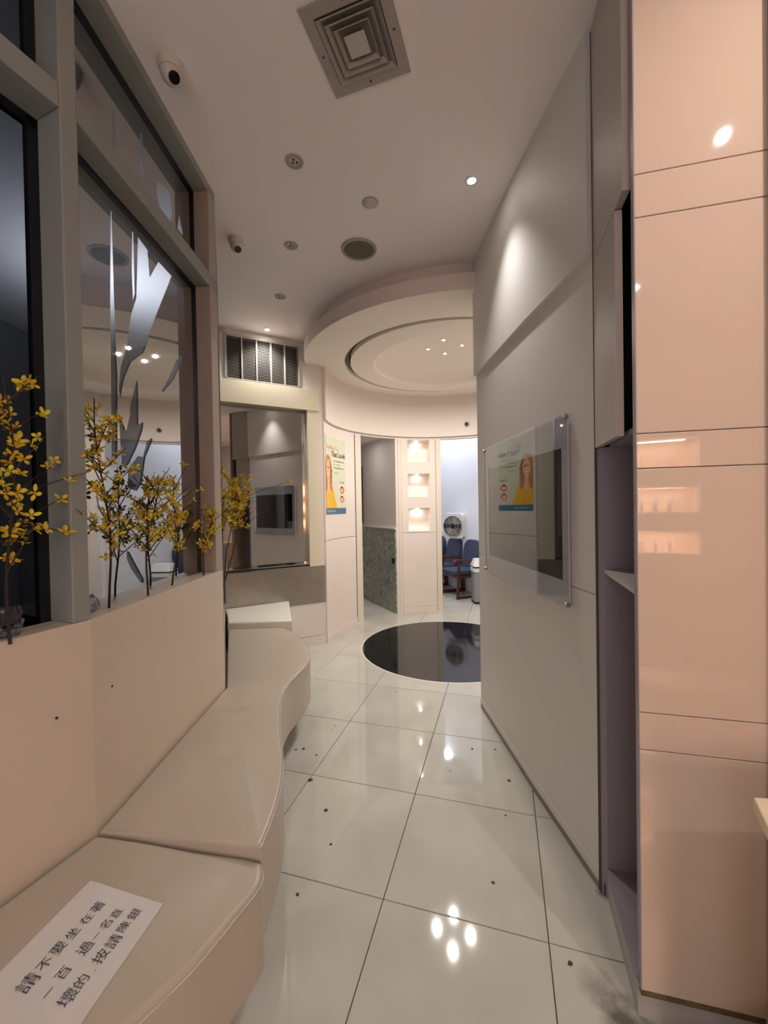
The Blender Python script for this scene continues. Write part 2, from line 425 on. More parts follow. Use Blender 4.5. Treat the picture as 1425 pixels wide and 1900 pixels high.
# pier with niches
A0, A1, NA0, NA1 = 109.1, 88.1, 105.1, 91.6
NZ = [(2.20, 2.535-.01), (1.69, 2.03), (1.19, 1.525)]
P(MB().arc(CC, CR, CR+.1, A0, A1, .085, 1.163, 8), 'panel', m_cyl, wr, smooth=40)
pz = MB()
pz.arc(CC, CR, CR+.06, A0, NA0, 1.169, 2.53, 2); pz.arc(CC, CR, CR+.06, NA1, A1, 1.169, 2.53, 2)
zz = [1.169, 1.19, 1.525, 1.69, 2.03, 2.20, 2.525, 2.53]
for i in range(0, 8, 2): pz.arc(CC, CR, CR+.06, NA0, NA1, zz[i], zz[i+1], 6)
P(pz, 'niche_panel', m_cyl, wr, smooth=40)
P(MB().arc(CC, CR-.006, CR+.1, A0, A1, 0, .082, 8), 'baseboard_strip', m_cyl, wr, smooth=40)
m_niche = mat('niche_paint', (240, 228, 220), .6)
for k, (z0, z1) in enumerate(NZ):
    b = MB()
    b.arc(CC, CR+.18, CR+.19, NA0+.4, NA1-.4, z0-.01, z1+.01, 6)
    b.arc(CC, CR+.055, CR+.19, NA0+.4, NA0, z0-.01, z1+.01, 1); b.arc(CC, CR+.055, CR+.19, NA1, NA1-.4, z0-.01, z1+.01, 1)
    b.arc(CC, CR+.055, CR+.19, NA0, NA1, z0-.01, z0, 6); b.arc(CC, CR+.055, CR+.19, NA0, NA1, z1, z1+.01, 6)
    nb = P(b, 'niche_box', m_niche, wr, smooth=40)
    am = radians((NA0+NA1)/2); rr = CR+.13
    lx, ly = CC[0]+rr*cos(am), CC[1]+rr*sin(am)
    P(MB().lathe([(0, z1-.012), (.022, z1-.010), (.022, z1)], (lx, ly, 0), 16), 'niche_lamp', e_led, wr)
    area('light_niche_%d' % k, (lx, ly, z1-.016), .04, .12+.04*(k == 2), (1, .89, .80) if k < 2 else (1, .93, .90), (lx, ly, 0))
# hidden remainder of the round wall, closing to the right wall
P(MB().arc(CC, CR, CR+.1, 38, -86, 0, 2.53, 46), 'panel', m_cyl, wr, smooth=40)
tr = struct(MB().arc(CC, CR-.008, CR+.11, 41, 38, 0, 2.53, 2), 'trim_1', m_trim)

# small round sensor on upper round wall
def cyl_pt(ang, z, r=CR): a = radians(ang); return Vector((CC[0]+r*cos(a), CC[1]+r*sin(a), z))
def frame_on_cyl(ang):
    a = radians(ang); inward = Vector((-cos(a), -sin(a), 0)); up = Vector((0, 0, 1)); right = up.cross(inward)*-1
    return inward, up, right
ang = 68.7; inn, up, rt_ = frame_on_cyl(ang); pt = cyl_pt(ang, 2.72, CR-.03)
Mz = Matrix((rt_, up, inn)).transposed()
t = thing('wall_sensor', 'small dark round camera eye high on the round wall above the bright doorway', 'sensor', tuple(pt))
P(MB().lathe([(.036, 0), (.036, .008), (.028, .014), (0, .014)], pt, 24, M=Mz), 'ring', m_steel, t, smooth=40)
P(MB().lathe([(.02, .012), (.018, .026), (0, .03)], pt, 20, M=Mz), 'lens', m_lens, t, smooth=60)

# ------------------------------------------------------------------ hall behind left doorway
HA = (.20, 5.80); HU, _ = unit(HA, (-.382, 6.98)); HN = (-HU[1], HU[0])
HN = (HU[1], -HU[0])     # away from the hall (towards waiting room)
wh = sroot('wall_hall', (HA[0], HA[1], 0))
P(MB().slab(HA, HU, .08, 3.0, HN, .01, .10, 0, CEIL), 'plaster', m_wall, wh)
mw_ = P(MB().slab(HA, HU, .08, 1.42, HN, -.012, .01, 0, 1.225), 'marble_wainscot', m_marble, wh)
P(MB().slab(HA, HU, .08, 1.42, HN, -.018, .01, 1.225, 1.24), 'wainscot_cap', m_wall, wh)
P(MB().slab(HA, HU, .10, .16, HN, -.03, 0, .72, .80), 'dark_latch', m_black, wh)
struct(MB().slab((-.40, 5.60), HU, -.05, 2.2, (-HN[0], -HN[1]), .12, .22, 0, 2.62), 'wall_hall_left', m_wall)
he = (HA[0]+HU[0]*1.9, HA[1]+HU[1]*1.9)
struct(MB().slab(he, (-HN[0], -HN[1]), 0, 1.2, HU, 0, .1, 0, 2.62), 'wall_hall_end', m_wall)
hd = struct(MB().slab(HA, HU, 1.255, 1.60, HN, -.05, -.01, 1.27, 2.25), 'door_1', m_black)
struct(MB().prism([(.10, 5.95), (-.34, 5.66), (-.95, 7.7), (-.55, 7.9)], 2.60, 2.66).prism([(-.34, 5.66), (-.9, 5.9), (-1.5, 7.6), (-.9, 7.8)], 2.60, 2.66), 'ceiling_hall', m_ceil)

# ------------------------------------------------------------------ waiting room behind right doorway
W0 = (1.66, 6.90); WV = (-.361, .9326); WN = (.9326, .361)
struct(MB().slab(W0, WV, -1.5, 3.1, WN, 0, .1, 0, CEIL), 'wall_waiting', m_wait)
struct(MB().prism([(2.22, 5.5), (1.78, 5.49), (1.78, 5.4), (2.22, 5.4)], 0, CEIL), 'wall_waiting_side', m_wait)
struct(MB().prism([(-1.15, 8.52), (.57, 9.69), (.5, 9.8), (-1.25, 8.6)], 0, CEIL), 'wall_waiting_end', m_wait)
for i, (x, y) in enumerate(WAIT):
    t = thing('ceiling_lamp', ['round recessed waiting room lamp above the white wall behind the fan', 'round recessed waiting room lamp farthest from the doorway', 'round recessed waiting room lamp left of the chairs', 'round recessed waiting room lamp nearest the doorway above the bin'][i], 'ceiling light', (x, y, CEIL-.02), 'waiting room ceiling lamps')
    P(MB().lathe([(.15, CEIL-.02), (.15, CEIL), (.12, CEIL)], (x, y, 0), 24), 'ring', m_white, t)
    P(MB().lathe([(0, CEIL-.008), (.12, CEIL-.008)], (x, y, 0), 24, cap=False), 'diffuser', emis('waiting_lamp_%d' % i, (.86, .92, 1), 16), t)

def chair(loc, rz, label):
    t = thing('waiting_chair', label, 'chair', loc, 'blue waiting room chairs', rz)
    zero = thing.__defaults__
    t['_p'] = (0, 0, 0)
    # local: x forward (facing), y left, z up
    b = MB(); b.prism([(-.20, -.235), (.24, -.235), (.24, .235), (-.20, .235)], .38, .47)
    o = b.build('seat', m_blue, t, origin=(0, 0, 0), bevel=.03, bseg=3)
    b = MB(); nx = 9
    # backrest: leaning, rounded top outline
    outl = [(-.235, .44), (.235, .44)]
    for k in range(17):
        a = pi*k/16; cc_ = cos(a); ss_ = sin(a); outl.append((.245*math.copysign(abs(cc_)**.62, cc_), .80+.15*ss_**.75))
    f = []; g = []
    for y, z in outl:
        lean = (z-.44)*.22
        f.append((-.17-lean, y, z)); g.append((-.25-lean, y, z))
    b.hexa(f, g)
    b.build('backrest', m_blue, t, origin=(0, 0, 0), bevel=.02, bseg=3)
    for sy in (-1, 1):
        y = sy*.27
        def bar(p, q, w=.045, hh=.028):
            bb = MB(); p = Vector(p); q = Vector(q); d = (q-p).normalized(); n1 = Vector((0, 1, 0)); n2 = d.cross(n1)
            cs = [p+n1*a*hh/2+n2*c*w/2 for a, c in ((-1, -1), (1, -1), (1, 1), (-1, 1))]
            ce_ = [c+(q-p) for c in cs]
            bb.hexa(cs, ce_); return bb
        bar((.20, y, .0), (.16, y, .62)).build('leg', m_wood, t, origin=(0, 0, 0), bevel=.004)
        bar((-.26, y, .0), (-.24, y, .62)).build('leg', m_wood, t, origin=(0, 0, 0), bevel=.004)
        bar((-.28, y, .022), (.22, y, .022)).build('runner', m_wood, t, origin=(0, 0, 0), bevel=.004)
        ab = MB(); pts = [(-.30, y, .60), (-.1, y, .62), (.1, y, .645), (.22, y, .645), (.27, y, .615)]
        lo_ = []; 
        for i in range(len(pts)-1):
            p, q = Vector(pts[i]), Vector(pts[i+1])
            ab.hexa([p+Vector((0, -.03, -.015)), q+Vector((0, -.03, -.015)), q+Vector((0, .03, -.015)), p+Vector((0, .03, -.015))],
                    [p+Vector((0, -.03, .015)), q+Vector((0, -.03, .015)), q+Vector((0, .03, .015)), p+Vector((0, .03, .015))])
        ab.build('armrest', m_wood, t, origin=(0, 0, 0))
    bb = MB(); bb.box((0, 0, .36), (.40, .52, .04)); bb.build('seat_rail', m_wood, t, origin=(0, 0, 0))
    t['_p'] = tuple(loc)
    return t
# facing direction (-.93,-.36)
rz = atan2(-.361, -.9326)
for k, lab in enumerate(['blue upholstered chair with dark wooden arms, nearest in the bright doorway beside the bin',
                         'blue upholstered waiting chair with wooden arms, second along the white wall',
                         'blue upholstered waiting chair mostly hidden by the left edge of the bright doorway']):
    cx = 1.30-.361*.60*k - .02; cyy = 7.03+.9326*.60*k
    chair((cx, cyy, 0), rz, lab)
# bin
t = thing('swing_bin', 'gray waste bin with white swing lid beside the nearest blue chair', 'bin', (1.56, 6.50, 0))
def rbox(c, d, z0, z1, r=.03, n=4):
    pts = []
    for sx, sy, a0 in ((1, 1, 0), (-1, 1, 90), (-1, -1, 180), (1, -1, 270)):
        for k in range(n+1):
            a = radians(a0+90*k/n); pts.append((c[0]+sx*(d[0]/2-r)+r*cos(a), c[1]+sy*(d[1]/2-r)+r*sin(a)))
    return pts
P(MB().prism(rbox((1.56, 6.50), (.32, .26), 0, 0), .03, .50), 'body', m_binbody, t)
P(MB().prism(rbox((1.56, 6.50), (.33, .27), 0, 0), 0, .03), 'base', m_black, t)
P(MB().prism(rbox((1.56, 6.50), (.34, .28), 0, 0), .50, .56), 'collar', m_white, t)
P(MB().prism(rbox((1.56, 6.50), (.325, .265), 0, 0), .56, .585), 'dark_band', m_black, t)
P(MB().hexa([(p[0], p[1], .585) for p in rbox((1.56, 6.50), (.34, .28), 0, 0)], [(1.56+(p[0]-1.56)*.8, 6.50+(p[1]-6.50)*.5, .70) for p in rbox((1.56, 6.50), (.34, .28), 0, 0)]), 'lid', m_white, t)
# wall fan
fp = Vector((W0[0]+WV[0]*.69-WN[0]*.10, W0[1]+WV[1]*.69-WN[1]*.10, 1.18))
fn = Vector((-.62, -.785, 0)).normalized(); fz = Vector((0, 0, 1)); fx = fz.cross(fn)
Mf = Matrix((fx, fz, fn)).transposed()
t = thing('wall_fan', 'white box fan with round chrome grille on the white waiting room wall', 'fan', tuple(fp))
def loc2(pts, base, M): return [tuple(base+M @ Vector(p)) for p in pts]
hb = MB(); ro = []
for p in rbox((0, 0), (.40, .47), 0, 0, .06, 5): ro.append(p)
hb.hexa(loc2([(x, y, 0) for x, y in ro], fp, Mf), loc2([(x*.96, y*.96, .09) for x, y in ro], fp, Mf))
P(hb, 'housing', m_white, t)
P(MB().slab((W0[0], W0[1]), WV, .61, .77, (-WN[0], -WN[1]), 0, .12, 1.10, 1.24), 'wall_bracket', m_white, t)
P(MB().lathe([(.20, .09), (.20, .115), (.185, .12), (.178, .09)], fp, 40, M=Mf), 'rim', m_steel_light, t, smooth=40)
P(MB().lathe([(.178, .092), (0, .092)], fp, 40, M=Mf, cap=False), 'recess', mat('fan_recess', (120, 120, 118), .4), t)
P(MB().lathe([(.05, .095), (.045, .125), (0, .13)], fp, 24, M=Mf), 'hub', m_black, t, smooth=40)
for k in range(5):
    a = 2*pi*k/5; b = MB(); c_, s_ = cos(a), sin(a)
    q = [(.04, -.02, .10), (.165, -.05, .11), (.17, .05, .095), (.04, .02, .095)]
    b.quad(*loc2([(x*c_-y*s_, x*s_+y*c_, z) for x, y, z in q], fp, Mf)); P(b, 'blade', m_binbody, t)
b = MB()
for r in (.06, .09, .12, .15):
    pts = [tuple(fp+Mf @ Vector((r*cos(2*pi*k/32), r*sin(2*pi*k/32), .125))) for k in range(33)]
    b.tube(pts, .0025, 4)
for k in range(12):
    a = 2*pi*k/12; b.tube([tuple(fp+Mf @ Vector((.05*cos(a), .05*sin(a), .125))), tuple(fp+Mf @ Vector((.19*cos(a), .19*sin(a), .118)))], .0025, 4)
P(b, 'grille', m_steel, t)
for sx in (-1, 1):
    b = MB()
    b.hexa(loc2([(sx*.07, -.03, .121), (sx*.10, -.03, .121), (sx*.10, .03, .121), (sx*.07, .03, .121)], fp, Mf), loc2([(sx*.07, -.03, .128), (sx*.10, -.03, .128), (sx*.10, .03, .128), (sx*.07, .03, .128)], fp, Mf))
    b.hexa(loc2([(sx*.125, -.035, .121), (sx*.165, -.035, .121), (sx*.165, .035, .121), (sx*.125, .035, .121)], fp, Mf), loc2([(sx*.125, -.035, .128), (sx*.165, -.035, .128), (sx*.165, .035, .128), (sx*.125, .035, .128)], fp, Mf))
    P(b, 'dark_crossbar', m_black, t)

# ------------------------------------------------------------------ mirror wall
wm = sroot('wall_mirror', (MA[0], MA[1], 0))
def mslab(s0, s1, d0, d1, z0, z1): return MB().slab(MA, MU, s0, s1, MN, d0, d1, z0, z1)
P(mslab(-.02, 1.15, .12, .22, 0, CEIL), 'backing', m_wall, wm)
P(mslab(0.0, 1.10, 0, .12, .118, .484), 'panel', m_wall, wm)
P(mslab(0.0, 1.10, -.006, .12, 0, .112), 'baseboard_strip', m_wall, wm)
P(mslab(0.0, 1.10, -.004, .12, .486, .897), 'steel_band', m_steel, wm)
P(mslab(0.035, .172, -.006, .12, .90, 2.64), 'cream_pier', m_cream, wm)
P(mslab(0.0, .035, -.002, .12, .90, 2.88), 'edge_strip', m_cyl, wm)
P(mslab(.035, 1.10, -.012, .12, 2.64, 2.872), 'cream_header', m_cream, wm)
P(mslab(0.0, .243, 0, .12, 2.875, CEIL), 'upper_plaster', m_wall, wm)
P(mslab(.243, 1.10, 0, .12, 3.335, CEIL), 'upper_plaster', m_wall, wm)
P(mslab(1.02, 1.10, 0, .12, 2.875, CEIL), 'upper_plaster', m_wall, wm)
t = thing('wall_mirror_glass', 'large rectangular mirror recessed above the brushed steel band, reflecting the television', 'mirror', (MA[0]+MU[0]*.6+MN[0]*.1, MA[1]+MU[1]*.6+MN[1]*.1, .93))
P(mslab(.19, 1.09, .100, .112, .935, 2.63), 'mirror_glass', m_mirror, t)
P(mslab(.172, .192, .06, .112, .935, 2.62), 'edge_bead', m_steel_light, t)
P(mslab(.172, 1.09, .0, .112, .899, .907), 'bright_rail', m_steel_light, t)
P(mslab(.172, 1.09, .005, .112, .907, .925), 'black_rail', m_black, t)
P(mslab(.172, 1.09, .0, .112, .925, .934), 'bright_rail', m_steel_light, t)
# return air grille
t = thing('air_return_grille', 'wide white louvred air return grille in five bays above the mirror', 'vent', (MA[0]+MU[0]*.63, MA[1]+MU[1]*.63, 2.88))
P(mslab(.245, 1.02, .06, .11, 2.88, 3.33), 'dark_back', m_dark, t)
fr = MB()
fr.slab(MA, MU, .243, .262, MN, -.01, .06, 2.876, 3.335); fr.slab(MA, MU, 1.002, 1.022, MN, -.01, .06, 2.876, 3.335)
fr.slab(MA, MU, .243, 1.022, MN, -.01, .06, 3.312, 3.335); fr.slab(MA, MU, .243, 1.022, MN, -.01, .06, 2.876, 2.886)
P(fr, 'frame', m_slat, t)
for k in range(1, 5):
    s = .262+.74*k/5
    P(mslab(s-.006, s+.006, -.008, .05, 2.886, 3.312), 'divider', m_slat, t)
sl = MB()
nz = 25
for k in range(nz):
    z = 2.892+.415*k/nz
    a = [(.262, z), (1.002, z)]
    p0 = (MA[0]+MU[0]*.262, MA[1]+MU[1]*.262); p1 = (MA[0]+MU[0]*1.002, MA[1]+MU[1]*1.002)
    def pp(p, d, zz): return (p[0]+MN[0]*d, p[1]+MN[1]*d, zz)
    sl.hexa([pp(p0, .004, z), pp(p1, .004, z), pp(p1, .024, z+.008), pp(p0, .024, z+.008)], [pp(p0, .004, z+.003), pp(p1, .004, z+.003), pp(p1, .024, z+.011), pp(p0, .024, z+.011)])
o = P(sl, 'slats', m_vent, t); o['kind'] = 'stuff'

# ------------------------------------------------------------------ glazing on the left
U1, L1 = unit(P1, P2); NG = (-U1[1], U1[0])            # away from room (-x)
N0 = (E0[1], -E0[0]); N0 = (-.926, .378)
U2, L2 = unit(P2, Q); N2 = (-U2[1], U2[0])
GD = .095; LW = 1.197
# low wall with ledge
lw = sroot('wall_low', (-1.0, 1.5, 0))
P(MB().slab(P1, U1, 0, L1, NG, 0, .11, 0, LW), 'panel', m_lowwall, lw)
P(MB().slab(P1, E0, 0, 2.6, N0, 0, .11, 0, LW), 'panel', m_lowwall, lw)
P(MB().slab(P2, U2, 0, L2, N2, 0.002, .11, 0, .484), 'panel', m_lowwall, lw)
P(MB().slab(P2, U2, 0, L2, N2, -.002, .11, .486, .897), 'steel_band', m_steel, lw)
P(MB().slab(P1, U1, -.03, L1, NG, .11, .5, LW-.06, LW-.015).slab(P1, E0, 0, 2.6, N0, .11, .5, LW-.06, LW-.015).slab(P2, U2, 0, L2, N2, .11, .5, .86, .89), 'ledge', mat('dark_ledge', (92, 92, 100), .35), lw)
def screwcap(pt, n):
    M = Matrix((Vector((n[1], -n[0], 0)), Vector((0, 0, 1)), Vector((n[0], n[1], 0)))).transposed()
    P(MB().lathe([(.004, 0), (.004, .0015), (0, .002)], pt, 12, M=M), 'screw_hole', m_black, lw)
screwcap((-1.009, 1.233, .924), (.926, -.378)); screwcap((-.968, 1.425, .936), (1, 0))

def poly_holes(mb, outer, holes, fn, mi=0):
    allp = [outer]+holes
    flat = [p for l in allp for p in l]
    tris = tessellate_polygon([[Vector((p[0], p[1], 0)) for p in l] for l in allp])
    n = len(mb.v); mb.v += [tuple(fn(*p)) for p in flat]
    for tr_ in tris: mb.f.append(tuple(n+i for i in tr_)); mb.mi.append(mi)

def ray(px, py):
    return ((px-712.5)/F_PX)*_r - ((py-950)/F_PX)*_u + _f
def on_plane(px, py, A, n):        # A on the plane (plan), n plan normal -> (s along, z) caller computes
    d = ray(px, py); t_ = (n[0]*A[0]+n[1]*A[1])/(n[0]*d.x+n[1]*d.y); return Vector((0, 0, CAM_H))+d*t_
# leaf-shaped clear cut-outs in the reflective film: their outlines on the glass, in metres (along pane, height)
GA = (P1[0]+NG[0]*GD, P1[1]+NG[1]*GD)
def sz(pts):
    out = []
    for p in pts:
        w_ = on_plane(p[0], p[1], GA, NG); out.append(((w_.x-GA[0])*U1[0]+(w_.y-GA[1])*U1[1], w_.z))
    return out
LEAF_LOW = [
    [(205.2, 392), (206.8, 392), (212, 568), (215, 640), (218, 700), (218, 850), (207, 850), (206, 700), (204.5, 560)],
    [(245, 430), (247, 430), (250, 545), (246.5, 557), (244.5, 500)],
    [(256, 440), (273.6, 464), (277.7, 515), (294, 486), (318, 512), (313, 526), (287, 591), (267, 654), (256, 662), (243, 672), (230, 704), (223, 740), (220.5, 720), (224, 680), (235, 643), (243.5, 583), (253, 553)],
    [(220.5, 767), (234, 800), (242, 767), (241, 755), (253.5, 704.6), (256, 714), (257, 788), (266, 783), (265, 797), (253.5, 830), (239.6, 860), (235, 862), (226, 858), (223, 816)],
    [(281, 812), (283.6, 816), (270, 848), (263, 897), (253.5, 911), (237, 905), (238, 870), (256, 846), (265, 848), (272, 820)],
    [(338.5, 657.7), (337, 672), (322, 705), (302, 728), (300, 726), (314, 700), (326, 670)],
    [(235, 1022), (240, 1024), (267, 1075), (266, 1082), (260, 1080), (242, 1054), (235, 1036)],
]
LEAF_UP = [
    [(259, 246), (264, 250), (268, 330), (262, 322)],
    [(292, 335), (312, 350), (318, 362), (320, 395), (315, 418), (297, 385), (291, 360)],
    [(332, 398), (340, 438), (329, 424)],
    [(209, 205), (212, 208), (213, 270), (210, 264)],
]
def window(name, A, U, Nn, s0, s1, zb, zt, zm0, zm1, leaves_low=None, leaves_up=None, gd=GD, gasket=.014, film=None):
    wroot = sroot(name, (A[0], A[1], zb))
    def gp(s, z, d=gd): return (A[0]+U[0]*s+Nn[0]*d, A[1]+U[1]*s+Nn[1]*d, z)
    for (z0, z1, lv) in ((zb, zm0, leaves_low), (zm1, zt, leaves_up)):
        P(MB().slab(A, U, s0, s1, Nn, gd+.004, gd+.012, z0, z1), 'glass_pane', m_clear, wroot)
        b = MB(); outer = [(s0, z0), (s1, z0), (s1, z1), (s0, z1)]
        e = .004
        hol = []
        for l in (lv or []):
            hol.append([(min(max(s, s0+e), s1-e), min(max(z, z0+e), z1-e)) for s, z in l])
        poly_holes(b, outer, hol, lambda s, z: gp(s, z, gd))
        P(b, 'reflective_film', film or m_film, wroot)
        g = gasket
        gb = MB()
        gb.slab(A, U, s0, s0+g, Nn, gd-.012, gd+.012, z0, z1); gb.slab(A, U, s1-g, s1, Nn, gd-.012, gd+.012, z0, z1)
        gb.slab(A, U, s0, s1, Nn, gd-.012, gd+.012, z1-g, z1); gb.slab(A, U, s0, s1, Nn, gd-.012, gd+.012, z0, z0+.004)
        P(gb, 'gasket', m_gasket, wroot)
    return wroot
ZT0, ZT1 = 2.812, 2.888; ZH = 3.345
w1 = window('window_1', P1, U1, NG, 0.0, L1-.075, LW-.012, ZH, ZT0, ZT1, [sz(l) for l in LEAF_LOW], [sz(l) for l in LEAF_UP])
D = .15
P(MB().slab(P1, U1, 0, L1, NG, 0, D, ZT0, ZT1), 'transom', m_frame, w1, bevel=.004)
P(MB().slab(P1, U1, 0, L1, NG, 0, D, ZH, CEIL), 'header', m_frame, w1)
P(MB().slab(P1, U1, L1-.085, L1, NG, .0, D, LW, ZT0).slab(P1, U1, L1-.085, L1, NG, .0, D, ZT1, ZH), 'stile', mat('window_reveal_paint', (170, 156, 146), .45), w1, bevel=.004)
w0 = window('window_2', P1, E0, N0, .052, 1.15, LW-.012, ZH, ZT0, ZT1, gd=.125, gasket=.03, film=m_film2)
P(MB().slab(P1, E0, .0, .052, N0, 0, D, LW, CEIL), 'mullion', m_frame, w0, bevel=.004)
P(MB().slab(P1, E0, .052, 1.15, N0, 0, D, ZT0, ZT1), 'transom', m_frame, w0, bevel=.004)
P(MB().slab(P1, E0, .052, 1.15, N0, 0, D, ZH, CEIL), 'header', m_frame, w0)
P(MB().slab(P1, E0, 1.15, 1.21, N0, 0, D, LW, CEIL), 'mullion', m_frame, w0, bevel=.004)
w3 = window('window_3', P1, E0, N0, 1.21, 2.5, LW-.012, ZH, ZT0, ZT1, gd=.125, gasket=.03, film=m_film2)
P(MB().slab(P1, E0, 1.21, 2.5, N0, 0, D, ZT0, ZT1), 'transom', m_frame, w3)
P(MB().slab(P1, E0, 1.21, 2.6, N0, 0, D, ZH, CEIL), 'header', m_frame, w3)
P(MB().slab(P1, E0, 2.5, 2.6, N0, 0, D, LW, CEIL), 'mullion', m_frame, w3)
w4 = window('window_4', P2, U2, N2, .06, L2-.04, .885, ZH, ZT0, ZT1, gd=.09)
P(MB().slab(P2, U2, 0, L2, N2, 0, .12, ZT0, ZT1), 'transom', m_frame, w4)
P(MB().slab(P2, U2, 0, L2, N2, 0, .12, ZH, CEIL), 'header', m_frame, w4)
P(MB().slab(P2, U2, .0, .06, N2, 0.0, .12, .9, ZH), 'stile', mat('pale_stile', (196, 190, 184), .3), w4)
P(MB().slab(P2, U2, L2-.04, L2, N2, 0, .12, .9, ZH), 'stile', m_frame, w4)
# the dim room on the other side of the glazing
struct(MB().prism([(-3.6, -2.4), (-3.7, -2.4), (-3.7, 7), (-3.6, 7)], 0, CEIL), 'wall_beyond_far', m_grayroom)
struct(MB().prism([(-3.7, 4.9), (-1.78, 4.3), (-1.74, 4.42), (-3.7, 5.1)], 0, CEIL), 'wall_beyond_end', m_grayroom)
struct(MB().prism([(-3.7, -2.4), (-1.95, -1.0), (-1.9, -1.1), (-3.7, -2.6)], 0, CEIL), 'wall_beyond_near', m_grayroom)

# ------------------------------------------------------------------ right wall
rw = sroot('wall_right', (.8, 2.3, 0))
def rpoly(off_l, off_r):
    # polygon along far-mid-near with an offset to the left (towards corridor) or right
    pts = [N_FAR, N_MID, N_NEAR]; out = []
    u1, _ = unit(N_FAR, N_MID); u2, _ = unit(N_MID, N_NEAR)
    ns = [(u1[1], -u1[0]), ((u1[1]+u2[1])/2, -(u1[0]+u2[0])/2), (u2[1], -u2[0])]   # pointing -x (corridor)
    L = [(p[0]+n[0]*off_l, p[1]+n[1]*off_l) for p, n in zip(pts, ns)]
    R = [(p[0]-n[0]*off_r, p[1]-n[1]*off_r) for p, n in zip(pts, ns)]
    return L+R[::-1]
P(MB().prism(rpoly(0, .12), .078, 1.184), 'panel', m_wall, rw)
P(MB().prism(rpoly(0, .12), 1.187, 2.53), 'panel', m_wall, rw)
P(MB().prism(rpoly(-.004, .118), .03, 2.54), 'panel_backing', m_jointdark, rw)
P(MB().prism(rpoly(.022, .12), 2.53, CEIL), 'upper_wall', m_wall, rw)
P(MB().prism(rpoly(.004, .12), .036, .076), 'skirting_strip', m_wall, rw)
P(MB().prism(rpoly(.002, .12), 0, .034), 'dark_skirting', mat('shaded_dirty_skirting', (150, 138, 124), .5, noise=.2, nscale=15), rw)  # strip coloured darker for the shade at the wall foot, with dirt mottling

# television behind a glass cover
RT = (N_FAR[0], N_FAR[1]); RU, RL = unit(N_FAR, N_NEAR)
# TV plane slightly proud of the wall (chord bulges less than wall), facing the corridor
RN = (RU[1], -RU[0])     # towards corridor
if RN[0] > 0: RN = (-RN[0], -RN[1])
def rs(y): return (y-RT[1])/RU[1]
TO_ = .010
s_far, s_near = rs(2.89), rs(1.787)
sf, sn = rs(2.818), rs(1.832)
tvx = RT[0]+RU[0]*(s_far+s_near)/2; tvy = RT[1]+RU[1]*(s_far+s_near)/2
t = thing('wall_television', 'dark flat television behind a white-bordered glass cover on the right corridor wall', 'television', (tvx, tvy, 1.09))
bd = MB()
def rslab(b, a0, a1, d0, d1, z0, z1): return b.slab(RT, RU, a0, a1, RN, d0, d1, z0, z1)
ZB, ZTT, ZS0, ZS1 = 1.092, 1.943, 1.205, 1.80
b = MB(); rslab(b, s_far, s_near, TO_, TO_+.010, ZB, ZS0); rslab(b, s_far, s_near, TO_, TO_+.010, ZS1, ZTT)
rslab(b, s_far, sf, TO_, TO_+.010, ZS0, ZS1); rslab(b, sn, s_near-.0, TO_, TO_+.010, ZS0, ZS1)
P(b, 'cover_border', m_tvwhite, t)
P(rslab(MB(), sf-.002, sn+.002, TO_-.004, TO_+.006, ZS0-.002, ZS1+.002), 'screen', m_screen, t)
P(rslab(MB(), s_far-.004, s_near+.012, TO_+.0115, TO_+.0145, ZB-.004, ZTT+.004), 'cover_glass', m_clear, t)
for a in (s_far+.012, s_near-.005):
    for z in (ZB+.012, ZTT-.012):
        c = Vector((RT[0]+RU[0]*a+RN[0]*(TO_+.010), RT[1]+RU[1]*a+RN[1]*(TO_+.010), z))
        M = Matrix((Vector((-RN[1], RN[0], 0)), Vector((0, 0, 1)), Vector((RN[0], RN[1], 0)))).transposed()
        P(MB().lathe([(.011, -.008), (.011, .012), (.009, .015), (0, .015)], c, 16, M=M), 'standoff_screw', m_steel, t, smooth=40)
# faint lettering line on the border
b = MB()
for k in range(9):
    a = rs(2.56)+.022*k; rslab(b, a, a+.012+.004*(k % 3), TO_+.0101, TO_+.0108, 1.855, 1.868+.004*(k % 2))
P(b, 'faint_lettering', mat('faint_green_print', (164, 176, 160), .6), t)

# ------------------------------------------------------------------ open shelf cabinet on the right
CB1 = (.850, 1.572); CB2 = (.742, 1.212); CU, CLn = unit(CB1, CB2); CN = (-CU[1], CU[0])
if CN[0] < 0: CN = (-CN[0], -CN[1])
t = thing('corner_cabinet', 'tall gray corner cabinet, open shelves below and doors above, left of the glossy panel', 'cabinet', (CB1[0]+.05, CB1[1]-.15, 0))
def cslab(s0, s1, d0, d1, z0, z1): return MB().slab(CB1, CU, s0, s1, CN, d0, d1, z0, z1)
P(MB().prism([(N_NEAR[0]+.002, N_NEAR[1]-.002), CB1, (CB1[0]+CN[0]*.36, CB1[1]+CN[1]*.36+.0), (N_NEAR[0]+.36, N_NEAR[1]-.06)], .0, 1.765), 'side_panel', m_violet, t)
P(cslab(0, CLn+.03, .33, .35, .0, CEIL), 'back_panel', m_violet, t)
P(cslab(0, CLn-.0, .0, .33, .0, .11), 'base_plinth', mat('plinth_gray', (176, 170, 164), .5), t)
P(cslab(0, CLn, -.006, .33, .112, .122), 'bottom_board', m_violet, t)
P(cslab(0, CLn, .0, .33, 1.278, 1.292), 'shelf', mat('shelf_board', (190, 182, 180), .4), t)
P(cslab(0, CLn, .02, .33, 1.765, 1.785), 'shelf', m_violet, t)
P(MB().prism([(N_NEAR[0]+.03, N_NEAR[1]+.0), (CB1[0]+.03, CB1[1]), (CB1[0]+CN[0]*.36, CB1[1]+CN[1]*.36), (N_NEAR[0]+.36, N_NEAR[1]-.06)], 1.785, CEIL), 'dark_interior', m_black, t)
